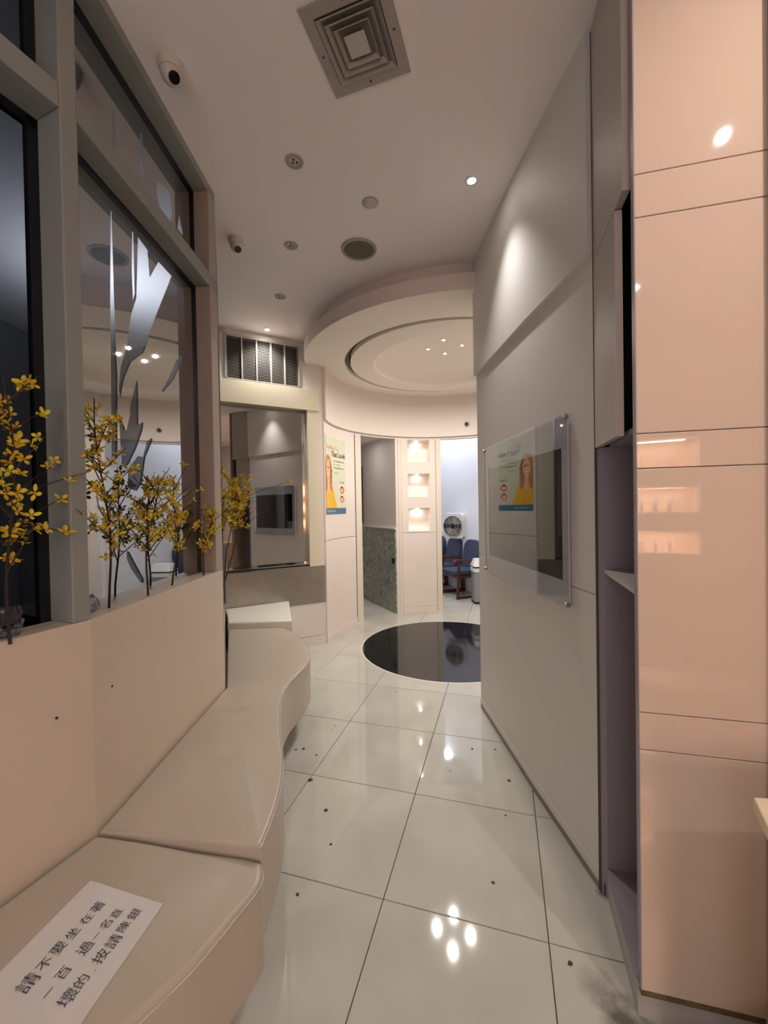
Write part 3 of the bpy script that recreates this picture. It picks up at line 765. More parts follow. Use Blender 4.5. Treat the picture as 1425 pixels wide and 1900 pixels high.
P(cslab(0, CLn, .30, .325, 1.785, CEIL), 'dark_interior', m_black, t)
# doors
DA = (.836, 1.605); DU, _ = unit((.836, 1.605), (.765, 1.335)); DN = (-DU[1], DU[0])
if DN[0] < 0: DN = (-DN[0], -DN[1])
for (s1, z0, z1, dd) in ((.282, 1.768, 2.497, .022), (.364, 2.502, CEIL-.01, .022)):
    d = P(MB().slab(DA, DU, 0, s1-.002, DN, .0, dd, z0, z1), 'door', m_gray, t)
    P(MB().slab(DA, DU, s1-.002, s1, DN, 0, dd, z0, z1), 'door_edge', m_dooredge, d)
P(MB().prism([(N_NEAR[0]-.001, N_NEAR[1]), (N_NEAR[0]+.004, N_NEAR[1]-.012), (N_NEAR[0]+.12, N_NEAR[1]), (N_NEAR[0]+.12, N_NEAR[1]+.02)], 0.0, CEIL), 'joint_strip', m_jointdark, t)
# black grime gap at the foot
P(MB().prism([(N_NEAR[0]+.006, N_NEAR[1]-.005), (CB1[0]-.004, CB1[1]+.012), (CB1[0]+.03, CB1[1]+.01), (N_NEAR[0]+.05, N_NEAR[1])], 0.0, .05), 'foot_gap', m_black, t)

# ------------------------------------------------------------------ glossy panel wall on the right
wp = sroot('wall_panelled', (1.5, 1.0, 0))
zs_ = [.10, .822, .932, 1.649, 1.751, 2.376, 2.500, CEIL]
for k in range(7):
    P(MB().slab(PB, PU, 0, 2.55, PN, 0, .022, zs_[k]+.0012, zs_[k+1]-.0012), 'panel', m_panel, wp, bevel=.0012, bseg=1)
P(MB().slab(PB, PU, .0, 2.55, PN, .018, .024, .101, CEIL), 'groove_backing', mat('groove_back', (176, 150, 132), .6), wp)
P(MB().slab(PB, PU, .40, 2.55, PN, .0225, .10, .09, CEIL), 'panel_backing', mat('panel_back', (168, 140, 128), .6), wp)
P(MB().slab(PB, PU, .018, 2.55, PN, .035, .10, 0, .09), 'kickboard', mat('kick_violet', (186, 176, 186), .5), wp)
P(MB().slab(PB, PU, .0, 2.55, PN, .004, .034, .080, .099), 'worn_edge', mat('chipboard_edge', (120, 100, 72), .9, noise=.5, nscale=40), wp)
P(MB().slab(PB, PU, -.002, -.0002, PN, .0, .024, .10, CEIL), 'edge_strip', mat('edge_violet', (150, 138, 150), .4), wp)

# reception desk corner at the right edge
t = thing('reception_desk', 'cream reception desk corner poking in at the lower right edge of the picture', 'desk', (1.2, .3, 0))
dp = [(.797, .883), (1.12, .848), (1.12, .72), (.715, .70), (.745, .79)]
P(MB().prism(dp, .872, .902), 'desk_top', m_desk, t, bevel=.004)
P(MB().prism([(.812, .858), (1.10, .826), (1.10, .80), (.812, .83)], 0, .872), 'desk_leg_panel', mat('desk_body_paint', (196, 180, 160), .4), t)

# ------------------------------------------------------------------ curved bench
def catmull(pts, n=6):
    out = []
    for i in range(len(pts)-1):
        p0 = pts[max(i-1, 0)]; p1 = pts[i]; p2 = pts[i+1]; p3 = pts[min(i+2, len(pts)-1)]
        for k in range(n):
            u = k/n
            out.append(tuple(.5*((2*p1[j])+(-p0[j]+p2[j])*u+(2*p0[j]-5*p1[j]+4*p2[j]-p3[j])*u*u+(-p0[j]+3*p1[j]-3*p2[j]+p3[j])*u**3) for j in range(2)))
    out.append(tuple(pts[-1])); return out
def offset(poly, d):   # ccw polygon, d>0 shrinks
    n = len(poly); out = []
    for i in range(n):
        a, b, c = poly[i-1], poly[i], poly[(i+1) % n]
        u, l1 = unit(a, b); v, l2 = unit(b, c)
        n1 = (-u[1], u[0]); n2 = (-v[1], v[0]); mx = (n1[0]+n2[0], n1[1]+n2[1]); q = mx[0]**2+mx[1]**2
        k = 2*d/max(q, .6)
        out.append((b[0]+mx[0]*k, b[1]+mx[1]*k))
    return out
def ccw(poly):
    a = sum(poly[i][0]*poly[(i+1) % len(poly)][1]-poly[(i+1) % len(poly)][0]*poly[i][1] for i in range(len(poly)))
    return poly if a > 0 else poly[::-1]
def cushion(poly, z0, z1, r=.018, zfun=None, crown=0):
    poly = ccw(poly); b = MB(); loops = []
    zf = zfun or (lambda x, y, z: z)
    prof = [(0, z0)]+[(r*(1-cos(a)), z1-r+r*sin(a)) for a in [radians(q) for q in (0, 30, 60, 90)]]
    for off, z in prof: loops.append([(x, y, zf(x, y, z)) for x, y in offset(poly, off)] if off else [(x, y, zf(x, y, z)) for x, y in poly])
    n = len(poly)
    for l in loops: b.v += l
    for q in range(len(loops)-1):
        for i in range(n):
            j = (i+1) % n; b.f.append((q*n+i, q*n+j, (q+1)*n+j, (q+1)*n+i)); b.mi.append(0)
    b.f.append(tuple(range(n-1, -1, -1))); b.mi.append(0)
    b.f.append(tuple((len(loops)-1)*n+i for i in range(n))); b.mi.append(0)
    return b
SF = [(-.912, 3.589), (-.80, 3.46), (-.699, 3.295), (-.60, 3.09), (-.545, 2.891), (-.543, 2.713), (-.566, 2.577), (-.589, 2.455), (-.595, 2.312), (-.574, 2.174), (-.513, 1.927), (-.457, 1.746), (-.420, 1.60), (-.403, 1.467), (-.400, 1.353), (-.403, 1.258)]
SFc = catmull(SF, 5)
bench = thing('curved_bench', 'long S-curved cream vinyl bench along the low wall under the windows', 'bench', (-.8, 2.3, 0))
def toP(s, U, A, N=None, d=0): return (A[0]+U[0]*s, A[1]+U[1]*s)
e = .004
back_main = [(P1[0]+e+.01, P1[1]-.005), (P2[0]+e, P2[1]), (-1.36, 3.42), (-1.385, 3.56)]
main = SFc[::-1]+back_main[::-1]
main = [(-.403, 1.258)]+[p for p in SFc[::-1][1:]]+[(-1.385, 3.56), (-1.30, 3.33+.0), (P2[0]+.006, P2[1]), (P1[0]+.012, P1[1]+.0)]
P(cushion(main, .20, .50, .014), 'seat_main', m_vinyl, bench, smooth=40)
# underside slab / fascia lower lip
P(MB().prism(offset(ccw(main), .012), .18, .20), 'fascia_lip', m_vinyl2, bench)
pl = MB(); plp = [(-.70, 1.30), (-.80, 1.9), (-.85, 2.35), (-.80, 2.75), (-.86, 3.15), (-1.1, 3.45), (-1.33, 3.45), (-.955, 2.40), (-.965, 1.34)]
P(MB().prism(plp, 0, .18), 'plinth', mat('plinth_dark', (120, 106, 92), .6), bench)
# piping along the front top edge
P(MB().tube([(x+.0, y, .492) for x, y in offset(ccw(main), .002)[0:0]] or [(p[0]-.0, p[1], .493) for p in SFc], .003, 6), 'piping', m_piping, bench, smooth=60)
# near seat, sagging a little towards the aisle
NF = [(-.391, 1.240), (-.378, 1.170), (-.416, 1.080), (-.442, 1.023), (-.474, .957), (-.519, .891), (-.56, .83), (-.66, .66), (-.78, .40), (-.95, .05)]
NFc = catmull(NF, 4)
def near_z(x, y, z):
    if z < .3: return z
    k = min(max((x+.95)/.55, 0), 1); return z-.038*k
e1 = (P1[0]+E0[0]*1.75+.01, P1[1]+E0[1]*1.75)
near = [(P1[0]+.012, P1[1]-.012), (-.80, 1.303), (-.62, 1.277), (-.46, 1.262), (-.40, 1.25)]+NFc+[(e1[0]+.02, e1[1]-.02)]
nearB = [(p[0], p[1]) for p in near]
P(cushion(nearB, .20, .498, .02, near_z), 'seat_near', m_vinyl, bench, smooth=40)
P(MB().prism(offset(ccw(nearB), .02), .18, .20), 'fascia_lip', m_vinyl2, bench)
P(MB().prism([(-.72, 1.25), (-.70, 1.0), (-.85, .6), (-1.1, .1), (-1.45, 0.0), (-.99, 1.25)], 0, .18), 'plinth', MATS['plinth_dark'], bench)
P(MB().tube([(p[0], p[1], .452) for p in NFc[2:]], .0025, 6), 'piping', m_piping, bench, smooth=60)
# raised end block by the mirror wall
far = [(-1.395, 3.575), (-1.05, 3.60), (-.835, 3.615), (-.90, 3.85), (-1.045, 4.40), (-1.62, 4.08), (-1.50, 3.83)]
P(cushion(far, .18, .553, .02), 'end_block', mat('end_block_white', (232, 226, 214), .35), bench, smooth=40)

# paper note on the near seat
def on_near(px, py, lift=.0):
    d = ray(px, py); z = .478
    for _ in range(6):
        t_ = (z-CAM_H)/d.z; x, y = d.x*t_, d.y*t_; z = near_z(x, y, .498)+.0012+lift
    return Vector((d.x*t_, d.y*t_, z))
c0 = on_near(168, 1634); c1 = on_near(303, 1678); c2 = on_near(150, 1900); c3 = on_near(6, 1797)
ext = (c2-c1)*.35
c2 = c2+ext; c3 = c3+(c3-c0)*.35
note = thing('paper_note', 'white paper sheet with three handwritten lines of Chinese taped on the near seat', 'paper', tuple(c0))
nb = MB(); NUX, NVX = 8, 14
def bil(u, v): return (c0*(1-u)+c1*u)*(1-v)+(c3*(1-u)+c2*u)*v
for j in range(NVX+1):
    for i in range(NUX+1):
        p = bil(i/NUX, j/NVX); p.z = near_z(p.x, p.y, .498)+.0014
        if j == 0: p.z += .002*abs(sin(i*1.3))
        nb.v.append(tuple(p))
for j in range(NVX):
    for i in range(NUX):
        a = j*(NUX+1)+i; nb.f.append((a+NUX+1, a+NUX+2, a+1, a)); nb.mi.append(0)
P(nb, 'sheet', m_paper, note)
Lz = (c0-c3).normalized(); Uz = (c0-c1).normalized()   # text direction along the sheet; up towards the low wall
nrm = Lz.cross(Uz).normalized()
if nrm.z < 0: nrm = -nrm
Uz = nrm.cross(Lz).normalized()
def text_mesh(body, size, weight=0.):
    cu = bpy.data.curves.new('txt', 'FONT'); cu.body = body; cu.size = size; cu.align_x = 'CENTER'; cu.align_y = 'CENTER'
    cu.offset = weight; cu.resolution_u = 2
    o = bpy.data.objects.new('txt', cu); COL.objects.link(o)
    dg = bpy.context.evaluated_depsgraph_get(); dg.update()
    me = bpy.data.meshes.new_from_object(o.evaluated_get(dg))
    bpy.data.objects.remove(o, do_unlink=True)
    return me
GL = [('請', 240, 1000, 1.35), ('不', 375, 840, 1), ('要', 490, 710, 1.1), ('坐', 605, 590, 1), ('在', 720, 470, .95), ('著', 812, 370, 1.05),
      ('一', 405, 1080, .8), ('百', 530, 915, 1), ('過', 710, 710, 1.1), ('一', 800, 610, .7), ('名', 885, 510, .95), ('直', 965, 425, .9),
      ('壞', 570, 1120, 1.2), ('的', 680, 985, 1), ('.', 772, 890, .8), ('按', 840, 780, 1.1), ('請', 945, 655, 1.15), ('陳', 1025, 535, .95), ('銀', 1115, 430, 1)]
for chh, gx, gy, sc in GL:
    b = MB()
    px, py = gx*320/1425, 1600+gy*300/1336
    base = on_near(px, py, .0008)
    me = text_mesh(chh, .030*sc, -.0001)
    n = len(b.v)
    for v in me.vertices:
        p = base+Lz*v.co.x+Uz*v.co.y; p.z = near_z(p.x, p.y, .498)+.0026; b.v.append(tuple(p))
    for f in me.polygons: b.f.append(tuple(n+i for i in f.vertices)); b.mi.append(0)
    P(b, 'handwritten_character', m_ink, note)

# ------------------------------------------------------------------ poster on the round wall
PA0, PA1, PZ0, PZ1 = 176.2, 150.9, 1.473, 2.405
t = thing('dental_poster', 'tall poster of a smiling woman in a yellow sweater on the round wall', 'poster', tuple(cyl_pt(163.5, PZ0)))
pm = [mat('poster_bg', (214, 214, 188), .35), mat('poster_blue', (70, 112, 140), .35), mat('poster_hair', (196, 128, 66), .35), mat('poster_skin', (236, 184, 146), .35),
      mat('poster_sweater', (238, 184, 44), .35), mat('poster_hair_dark', (140, 82, 44), .35), mat('poster_orange', (222, 120, 80), .35), mat('poster_dark', (60, 50, 46), .35),
      mat('poster_text', (120, 128, 116), .35), mat('poster_lips', (204, 110, 96), .35), mat('poster_white', (236, 228, 214), .35), mat('poster_sweater_dark', (212, 146, 28), .35)]
def pcol(u, v):
    if v < .085: return 10 if (.12 < u < .6 and .03 < v < .055 and int(u*60) % 3 == 0) else 1
    # orange picture tiles
    if .755 < u < .95:
        for (a, c) in ((.265, .375), (.145, .245)):
            if a < v < c:
                du = (u-.855)/.07; dv = (v-(a+c)/2)/.04
                if du*du+dv*dv < .35: return 10 if v < (a+c)/2 else 3
                if v > c-.03 and abs(du) < .5: return 7
                return 6 if du*du+dv*dv < 1.7 else 10
    if .76 < u < .95 and .41 < v < .44 and int(u*70) % 2: return 8
    for (vv, u1) in ((.70, .95), (.655, .80), (.61, .92), (.545, .75)):
        if abs(v-vv) < .007 and .5 < u < u1 and int(u*75) % 3: return 8
    # face
    fu, fv = (u-.20)/.115, (v-.575)/.125
    if fu*fu+fv*fv < 1:
        if abs(fv+.42) < .12 and abs(fu+.0) < .38: return 10 if abs(fv+.42) < .06 else 9
        if abs(fv-.12) < .07 and (abs(fu-.38) < .2 or abs(fu+.38) < .2): return 7
        if abs(fv-.27) < .04 and (abs(fu-.38) < .24 or abs(fu+.38) < .24): return 5
        return 3
    # hand and forearm under the chin
    if abs(u-(.20+(.45-v)*.25)) < .055+.02*(v < .38) and .27 < v < .47: return 3
    # hair
    hu, hv = (u-.19)/.20, (v-.58)/.18
    if hu*hu+hv*hv < 1: return 5 if (int(u*90) % 5 == 0 or hu > .75) else 2
    if v > .30 and v < .58 and (.0 < u < .13 or .27 < u < .42-(.45-v)*.1): return 5 if int(u*80+v*20) % 4 == 0 else 2
    # sweater
    if v < .44 and u < .42+(.44-v)*.62 and v < .44-(max(u-.30, 0))*.55: return 11 if (int(u*50+v*30) % 9 == 0) else 4
    return 0
b = MB(); NU, NV = 64, 100
rp = CR-.004
for j in range(NV+1):
    for i in range(NU+1):
        b.v.append(tuple(cyl_pt(PA0+(PA1-PA0)*i/NU, PZ0+(PZ1-PZ0)*j/NV, rp)))
for j in range(NV):
    for i in range(NU):
        a = j*(NU+1)+i; b.f.append((a, a+1, a+NU+2, a+NU+1)); b.mi.append(pcol((i+.5)/NU, (j+.5)/NV))
P(b, 'printed_sheet', pm, t)
def cyl_text(body, size, uc, vc, m_, nm, weight=0.):
    me = text_mesh(body, size, weight); bb = MB()
    for v in me.vertices:
        arc_len = v.co.x; a = PA0+(PA1-PA0)*uc-degrees(arc_len/CR)
        bb.v.append(tuple(cyl_pt(a, PZ0+(PZ1-PZ0)*vc+v.co.y, rp-.0012)))
    for f in me.polygons: bb.f.append(tuple(f.vertices)); bb.mi.append(0)
    P(bb, nm, m_, t)
cyl_text('That Look', .085, .70, .785, pm[7], 'headline', .0022)
cyl_text('You Want To', .07, .40, .86, pm[6], 'red_script', 0)

# ------------------------------------------------------------------ ceiling fittings
def downlight(x, y, lit, label, z=CEIL, r=.036, glow=None, group=None, dz=.0):
    t = thing('downlight', label, 'ceiling light', (x, y, z-.006), group)
    P(MB().lathe([(r*.62, z-.001+.002), (r*.66, z-.006), (r, z-.005), (r+.002, z)], (x, y, 0), 28), 'trim_ring', m_white, t, smooth=40)
    P(MB().lathe([(0, z-.0035), (r*.62, z-.0025)], (x, y, 0), 24, cap=False), 'bulb', glow or e_lamp, t)
    return t
downlight(*DL1, True, 'small bright lit downlight washing the upper television wall')
downlight(*DL2, True, 'small bright lit downlight beside the five-bay air grille')
downlight(*DL3, True, 'lit downlight above the reception desk, seen as a glint in the glossy panel', glow=e_lampw)
downlight(*DL4, True, 'lit downlight behind the camera over the left glazing', glow=e_lampw)
downlight(*DL5, True, 'lit downlight behind the camera by the bottle shelves', glow=e_lampw)
for i, (x, y) in enumerate(DOME):
    lab = ['front bulb of the cluster of lit spots in the round dome', 'left bulb of the cluster of lit spots in the round dome', 'right bulb of the cluster of lit spots in the round dome', 'rear bulb of the cluster of lit spots in the round dome', 'rearmost lit spot in the round dome, behind the others'][i]
    downlight(x, y, True, lab, z=3.334, r=.026, group='lit spots in the dome')
for (x, y), lab in zip([(-.443, 2.18), (-.617, 2.868), (-.867, 3.551)], ['unlit three-bulb recessed spot, nearest to the square air diffuser', 'unlit three-bulb recessed spot beside the round speaker', 'small unlit recessed spot nearest the air grille']):
    t = thing('triple_spot', lab, 'ceiling light', (x, y, CEIL-.008), 'unlit recessed spots')
    P(MB().lathe([(.030, CEIL+.001), (.032, CEIL-.006), (.046, CEIL-.006), (.048, CEIL)], (x, y, 0), 28), 'trim_ring', m_vent, t, smooth=40)
    P(MB().lathe([(0, CEIL-.002), (.031, CEIL-.002)], (x, y, 0), 24, cap=False), 'reflector', m_slat, t)
    for k in range(3):
        a = 2*pi*k/3+.4; P(MB().lathe([(0, CEIL-.006), (.0055, CEIL-.005), (.006, CEIL-.001)], (x+.013*cos(a), y+.013*sin(a), 0), 12), 'bulb', m_black, t)
sx, sy = -.146, 2.922
t = thing('ceiling_speaker', 'large round gray speaker flush in the ceiling before the round drum', 'speaker', (sx, sy, CEIL-.012))
P(MB().lathe([(.104, CEIL-.004), (.108, CEIL-.012), (.124, CEIL-.010), (.127, CEIL)], (sx, sy, 0), 48), 'rim', m_vent, t, smooth=40)
P(MB().lathe([(0, CEIL-.008), (.105, CEIL-.006)], (sx, sy, 0), 48, cap=False), 'grille', m_grille, t)
x, y = -.051, 2.483
t = thing('ceiling_plate', 'plain round pale cover plate on the ceiling between speaker and diffuser', 'cover plate', (x, y, CEIL-.01))
P(MB().lathe([(0, CEIL-.009), (.040, CEIL-.009), (.045, CEIL-.005), (.045, CEIL)], (x, y, 0), 32), 'plate', m_slat, t, smooth=40)
P(MB().lathe([(.046, CEIL-.002), (.050, CEIL-.0015), (.050, CEIL)], (x, y, 0), 32), 'shadow_rim', m_vent, t)
# square diffuser
dx, dy, da = -.072, 1.632, radians(-18.3)
t = thing('air_diffuser', 'square stepped air diffuser in the ceiling at the top of the picture', 'vent', (dx, dy, CEIL-.02))
def sq(hw, z, hh=None):
    hh = hh or hw; return [(dx+cos(da)*a*hw-sin(da)*c*hh, dy+sin(da)*a*hw+cos(da)*c*hh, z) for a, c in ((-1, -1), (1, -1), (1, 1), (-1, 1))]
def ringf(b, A, B):
    n = len(b.v); b.v += A+B
    for i in range(4):
        j = (i+1) % 4; b.f.append((n+i, n+4+i, n+4+j, n+j)); b.mi.append(0)
b = MB(); ringf(b, sq(.172, CEIL), sq(.172, CEIL-.006)); ringf(b, sq(.172, CEIL-.006), sq(.128, CEIL-.007)); ringf(b, sq(.128, CEIL-.007), sq(.128, CEIL+.04))
P(b, 'flange', m_vent, t)
for (h0, h1) in ((.124, .092), (.098, .066), (.072, .046)):
    b = MB(); ringf(b, sq(h0, CEIL-.012), sq(h0-.002, CEIL-.014)); ringf(b, sq(h0-.002, CEIL-.014), sq(h1, CEIL+.014)); ringf(b, sq(h1, CEIL+.014), sq(h0, CEIL-.012))
    P(b, 'louvre', m_vent, t)
b = MB(); b.hexa(sq(.042, CEIL-.012), sq(.036, CEIL-.004)); P(b, 'centre_plate', m_slat, t)
b = MB(); b.hexa(sq(.127, CEIL-.001), sq(.127, CEIL-.0002)); P(b, 'dark_throat', mat('throat_dark', (110, 102, 96), .9), t)
for a, c in ((0, 1), (0, -1), (1, 0), (-1, 0)):
    px_, py_ = dx+cos(da)*a*.150-sin(da)*c*.150, dy+sin(da)*a*.150+cos(da)*c*.150
    P(MB().lathe([(0, CEIL-.010), (.004, CEIL-.009), (.004, CEIL-.006)], (px_, py_, 0), 10), 'screw', m_black, t)
# dome cameras
def dome_camera(x, y, aim, label, r=.05):
    t = thing('security_camera', label, 'security camera', (x, y, CEIL-.02))
    P(MB().lathe([(r*.9, CEIL-.035), (r, CEIL-.02), (r, CEIL)], (x, y, 0), 32), 'base', m_camplastic, t, smooth=40)
    c = Vector((x, y, CEIL-.040)); d = Vector(aim).normalized(); a = d.orthogonal().normalized(); bb = d.cross(a); M = Matrix((a, bb, d)).transposed()
    prof = [(0, -r*.82)]+[(r*.84*sin(radians(q)), -r*.84*cos(radians(q))) for q in range(15, 150, 15)]+[(r*.42, r*.72)]
    P(MB().lathe(prof, c, 28, M=M), 'eyeball', m_camplastic, t, smooth=50)
    P(MB().lathe([(r*.42, r*.60), (r*.44, r*.80), (r*.36, r*.82), (r*.3, r*.74), (0, r*.74)], c, 24, M=M), 'lens', m_lens, t, smooth=30)
dome_camera(-.845, 1.70, (.45, -.35, -.75), 'white dome security camera nearest the top left corner')
dome_camera(-.975, 2.80, (.35, -.35, -.85), 'white dome security camera further back beside the window frame', .052)

# ------------------------------------------------------------------ forsythia stems
def blossom_mesh(k):
    rnd = random.Random(k); b = MB()
    for q in range(4):
        a = pi/2*q+rnd.uniform(-.2, .2); c_, s_ = cos(a), sin(a); L = .024+rnd.uniform(-.004, .004); W = .0068; up_ = rnd.uniform(.002, .012)
        pts = [(.002, 0, 0), (L*.45, -W, up_*.4), (L*.8, -W*.8, up_*.9), (L, 0, up_), (L*.8, W*.8, up_*.9), (L*.45, W, up_*.4)]
        pts = [(x*c_-y*s_, x*s_+y*c_, z) for x, y, z in pts]
        mid = ((L*.6)*c_, (L*.6)*s_, up_*.3)
        n = len(b.v); b.v += pts+[mid]
        for i in range(6): b.f.append((n+i, n+(i+1) % 6, n+6)); b.mi.append(0)
    b.tube([(0, 0, -.008), (0, 0, .003)], [.0015, .003], 5, mi=1)
    me = bpy.data.meshes.new('blossom'); me.from_pydata(b.v, [], b.f); me.materials.append(m_petal if k % 3 else m_petal2); me.materials.append(m_petal2)
    for p_, i in zip(me.polygons, b.mi): p_.material_index = i
    return me
BL = [blossom_mesh(k) for k in range(5)]
lb = MB(); lb.v = [(0, 0, 0), (.012, -.006, .002), (.03, 0, .004), (.012, .006, .002)]; lb.f = [(0, 1, 2, 3)]; lb.mi = [0]
leaf_me = bpy.data.meshes.new('leaf'); leaf_me.from_pydata(lb.v, [], lb.f); leaf_me.materials.append(m_leaf)
def plant(base, h, lean, seed, label, guard, nb_=42, spread=.16, low=.35, twigs=9, extra=None, wmax=None):
    nb_ = int(nb_*1.55); twigs = int(twigs*1.4)
    rnd = random.Random(seed); base = Vector(base)
    t = thing('forsythia_stem', label, 'artificial flower', tuple(base), 'yellow forsythia stems on the window ledge')
    def g(p):
        A, n, dmax = guard; d = (p.x-A[0])*n[0]+(p.y-A[1])*n[1]
        if d > dmax: p = p-Vector((n[0], n[1], 0))*(d-dmax)
        return p
    K = 9; main_ = []
    for i in range(K+1):
        u = i/K; p = base+Vector((lean[0]*u+.010*sin(u*7+seed), lean[1]*u+.010*cos(u*5+seed), h*u)); main_.append(g(p))
    P(MB().tube(main_, [.0045*(1-.6*i/K) for i in range(K+1)], 6), 'stem', m_stem, t, smooth=60)
    tips = []
    specs = []
    for q in range(twigs):
        u = low+(1-low)*.92*q/twigs+rnd.uniform(-.02, .02); a = q*2.4+rnd.uniform(-.4, .4); L = spread*(1.15-.55*u)*rnd.uniform(.8, 1.3)
        specs.append((u, Vector((cos(a)*.55, sin(a), .75+rnd.uniform(-.2, .5))).normalized(), L))
    for ex in (extra or []): specs.append((ex[0], Vector(ex[1]).normalized(), ex[2]))
    for u, d, L in specs:
        f_ = u*K; i = min(int(f_), K-1); s0 = main_[i].lerp(main_[i+1], f_-i)
        pts = []
        for k in range(5):
            w_ = k/4; p = s0+d*L*w_+Vector((0, 0, -.10*L*w_*w_))+Vector((rnd.uniform(-1, 1), rnd.uniform(-1, 1), rnd.uniform(-1, 1)))*.004*w_
            pts.append(g(p))
        P(MB().tube(pts, [.0024, .0021, .0018, .0015, .001], 5), 'twig', m_stem, t)
        tips.append(pts)
    cnt = 0
    while cnt < nb_:
        if rnd.random() < .72 and tips:
            pts = rnd.choice(tips); f_ = rnd.uniform(.8, 4); i = min(int(f_), 3); p = pts[i].lerp(pts[i+1], f_-i)
        else:
            u = rnd.uniform(low, 1)*K; i = min(int(u), K-1); p = main_[i].lerp(main_[i+1], u-i)
        p = g(p+Vector((rnd.uniform(-1, 1), rnd.uniform(-1, 1), rnd.uniform(-1, 1)))*.014)
        leafy = rnd.random() < .06
        o = bpy.data.objects.new('leaf' if leafy else 'blossom', leaf_me if leafy else rnd.choice(BL)); COL.objects.link(o); o.parent = t
        o.location = p-base; o.rotation_euler = (rnd.uniform(-1.3, 1.3), rnd.uniform(-1.3, 1.3), rnd.uniform(0, 6.28))
        sc = rnd.uniform(.62, 1.0); o.scale = (sc, sc, sc)
        cnt += 1
    return t
G1g = (P1, NG, .075); G0g = (P1, N0, .095); G2g = (P2, U2 and N2, .06)
plant((-1.045, 1.135, LW-.01), .74, (.0, .0, 0), 3, 'yellow forsythia stem at the far left edge of the picture', G0g, 52, .17, .28, 10, [(.55, (.35, .75, .45), .22), (.45, (.3, .8, -.1), .16)])
plant((-1.005, 1.485, LW-.01), .76, (.005, -.05), 5, 'tallest yellow forsythia stem, just right of the gray window post', G1g, 84, .20, .26, 13, [(.72, (.1, -1, .15), .15)])
plant((-1.0, 1.695, LW-.01), .52, (.02, .06), 8, 'short yellow forsythia stem in the middle of the large pane', G1g, 52, .19, .30, 10)
plant((-.997, 1.915, LW-.01), .52, (.01, .03), 11, 'yellow forsythia stem right of the middle, with a long twig to the right', G1g, 62, .20, .28, 11, [(.75, (.15, .85, .5), .27)])
plant((-.990, 2.19, LW-.01), .36, (.03, .08), 14, 'slim yellow forsythia stem leaning right in front of the window jamb', G1g, 34, .15, .38, 8)
# vase with a full bunch beside the mirror
vb = (-1.120, 2.79)
tv_ = thing('glass_vase', 'slim clear glass vase holding the forsythia bunch beside the mirror', 'vase', (vb[0], vb[1], .897))
P(MB().lathe([(0, .899), (.034, .899), (.036, .95), (.028, 1.12), (.044, 1.30), (.042, 1.30), (.025, 1.12), (.033, .955), (.030, .905), (0, .905)], (*vb, 0), 32), 'body', m_vase, tv_, smooth=40)
for k, (ln, hh, sd, ex, nn) in enumerate([((.10, -.02), .74, 21, [(.84, (.88, .2, .42), .42)], 66), ((.05, -.14), .70, 22, [(.88, (.65, -.1, .75), .26)], 66), ((.17, -.03), .68, 23, [(.9, (.4, -.2, .9), .22)], 66)]):
    plant((vb[0]+.008*cos(k*2.1), vb[1]+.008*sin(k*2.1), .91), hh*1.12, ln, sd, ['forsythia stem in the glass vase with the longest twig arching towards the mirror', 'forsythia stem in the glass vase leaning towards the camera', 'forsythia stem in the glass vase leaning towards the bench'][k], G2g, nn+14, .27, .60, 13, ex)
# crumpled clear wrappings lying on the ledge
def wrap(c, r, seed, label):
    rnd = random.Random(seed); b = MB(); n = 14; mm = 8
    for j in range(mm+1):
        for i in range(n):
            a = 2*pi*i/n; ph = pi*j/mm/1.0; rr = r*(1+rnd.uniform(-.28, .28))
            b.v.append((c[0]+rr*sin(ph)*cos(a)*.30, c[1]+rr*sin(ph)*sin(a), max(c[2]+r*.8+rr*cos(ph)*.9, c[2])))
    for j in range(mm):
        for i in range(n):
            k2 = (i+1) % n; b.f.append((j*n+i, j*n+k2, (j+1)*n+k2, (j+1)*n+i)); b.mi.append(0)
    o = b.build('plastic_wrap', m_bag, None, smooth=80); tag(o, label, 'plastic bag'); return o
wrap((-1.075, 1.155, LW+.001), .05, 4, 'crumpled clear plastic bag on the ledge at the foot of the leftmost flowers')
wrap((-1.035, 1.43, LW+.001), .035, 9, 'small crumpled clear plastic wrapping on the ledge beside the gray window post')

# ------------------------------------------------------------------ crumbs on the floor
CR_ = [[-0.593, 2.596, 7], [-0.545, 2.601, 10], [-0.451, 2.536, 6], [-0.393, 2.824, 5], [-0.373, 2.872, 5], [-0.445, 2.299, 12], [-0.326, 2.066, 10], [-0.271, 1.855, 7], [-0.374, 1.614, 7], [0.421, 1.651, 7], [0.601, 1.353, 8], [0.071, 3.376, 5], [0.534, 2.569, 8], [0.679, 2.559, 6], [0.677, 2.265, 9], [0.58, 2.012, 5], [0.36, 2.36, 4]]
CRL = ['leftmost of three dark crumbs in a row beside the waist of the curved bench', 'middle and largest of three dark crumbs beside the waist of the curved bench',
       'rightmost of three dark crumbs in a row beside the waist of the curved bench', 'left one of two tiny crumbs just left of the tile joint beyond the bench waist',
       'right one of two tiny crumbs just left of the tile joint beyond the bench waist', 'biggest dark crumb, lying on the crossing of tile joints beside the bench',
       'round brown crumb on the tile beside the bench, farther of two in line', 'round brown crumb on the tile beside the bench, nearer of two in line',
       'faint brown crumb on the floor nearest the low front bench seat', 'oval dark crumb alone on the middle tile of the aisle, before the light reflections',
       'dark crumb on the floor nearest the grimy foot of the corner cabinet', 'tiny crumb on the floor closest to the black stone circle',
       'thin dark crumb right of the bright lamp reflection on the floor', 'small dark crumb close to the skirting of the television wall, farthest along',
       'dark double speck near the skirting below the television', 'faint tiny speck on the floor below the double speck by the television wall', 'very faint speck on the floor just below the bright lamp reflection']
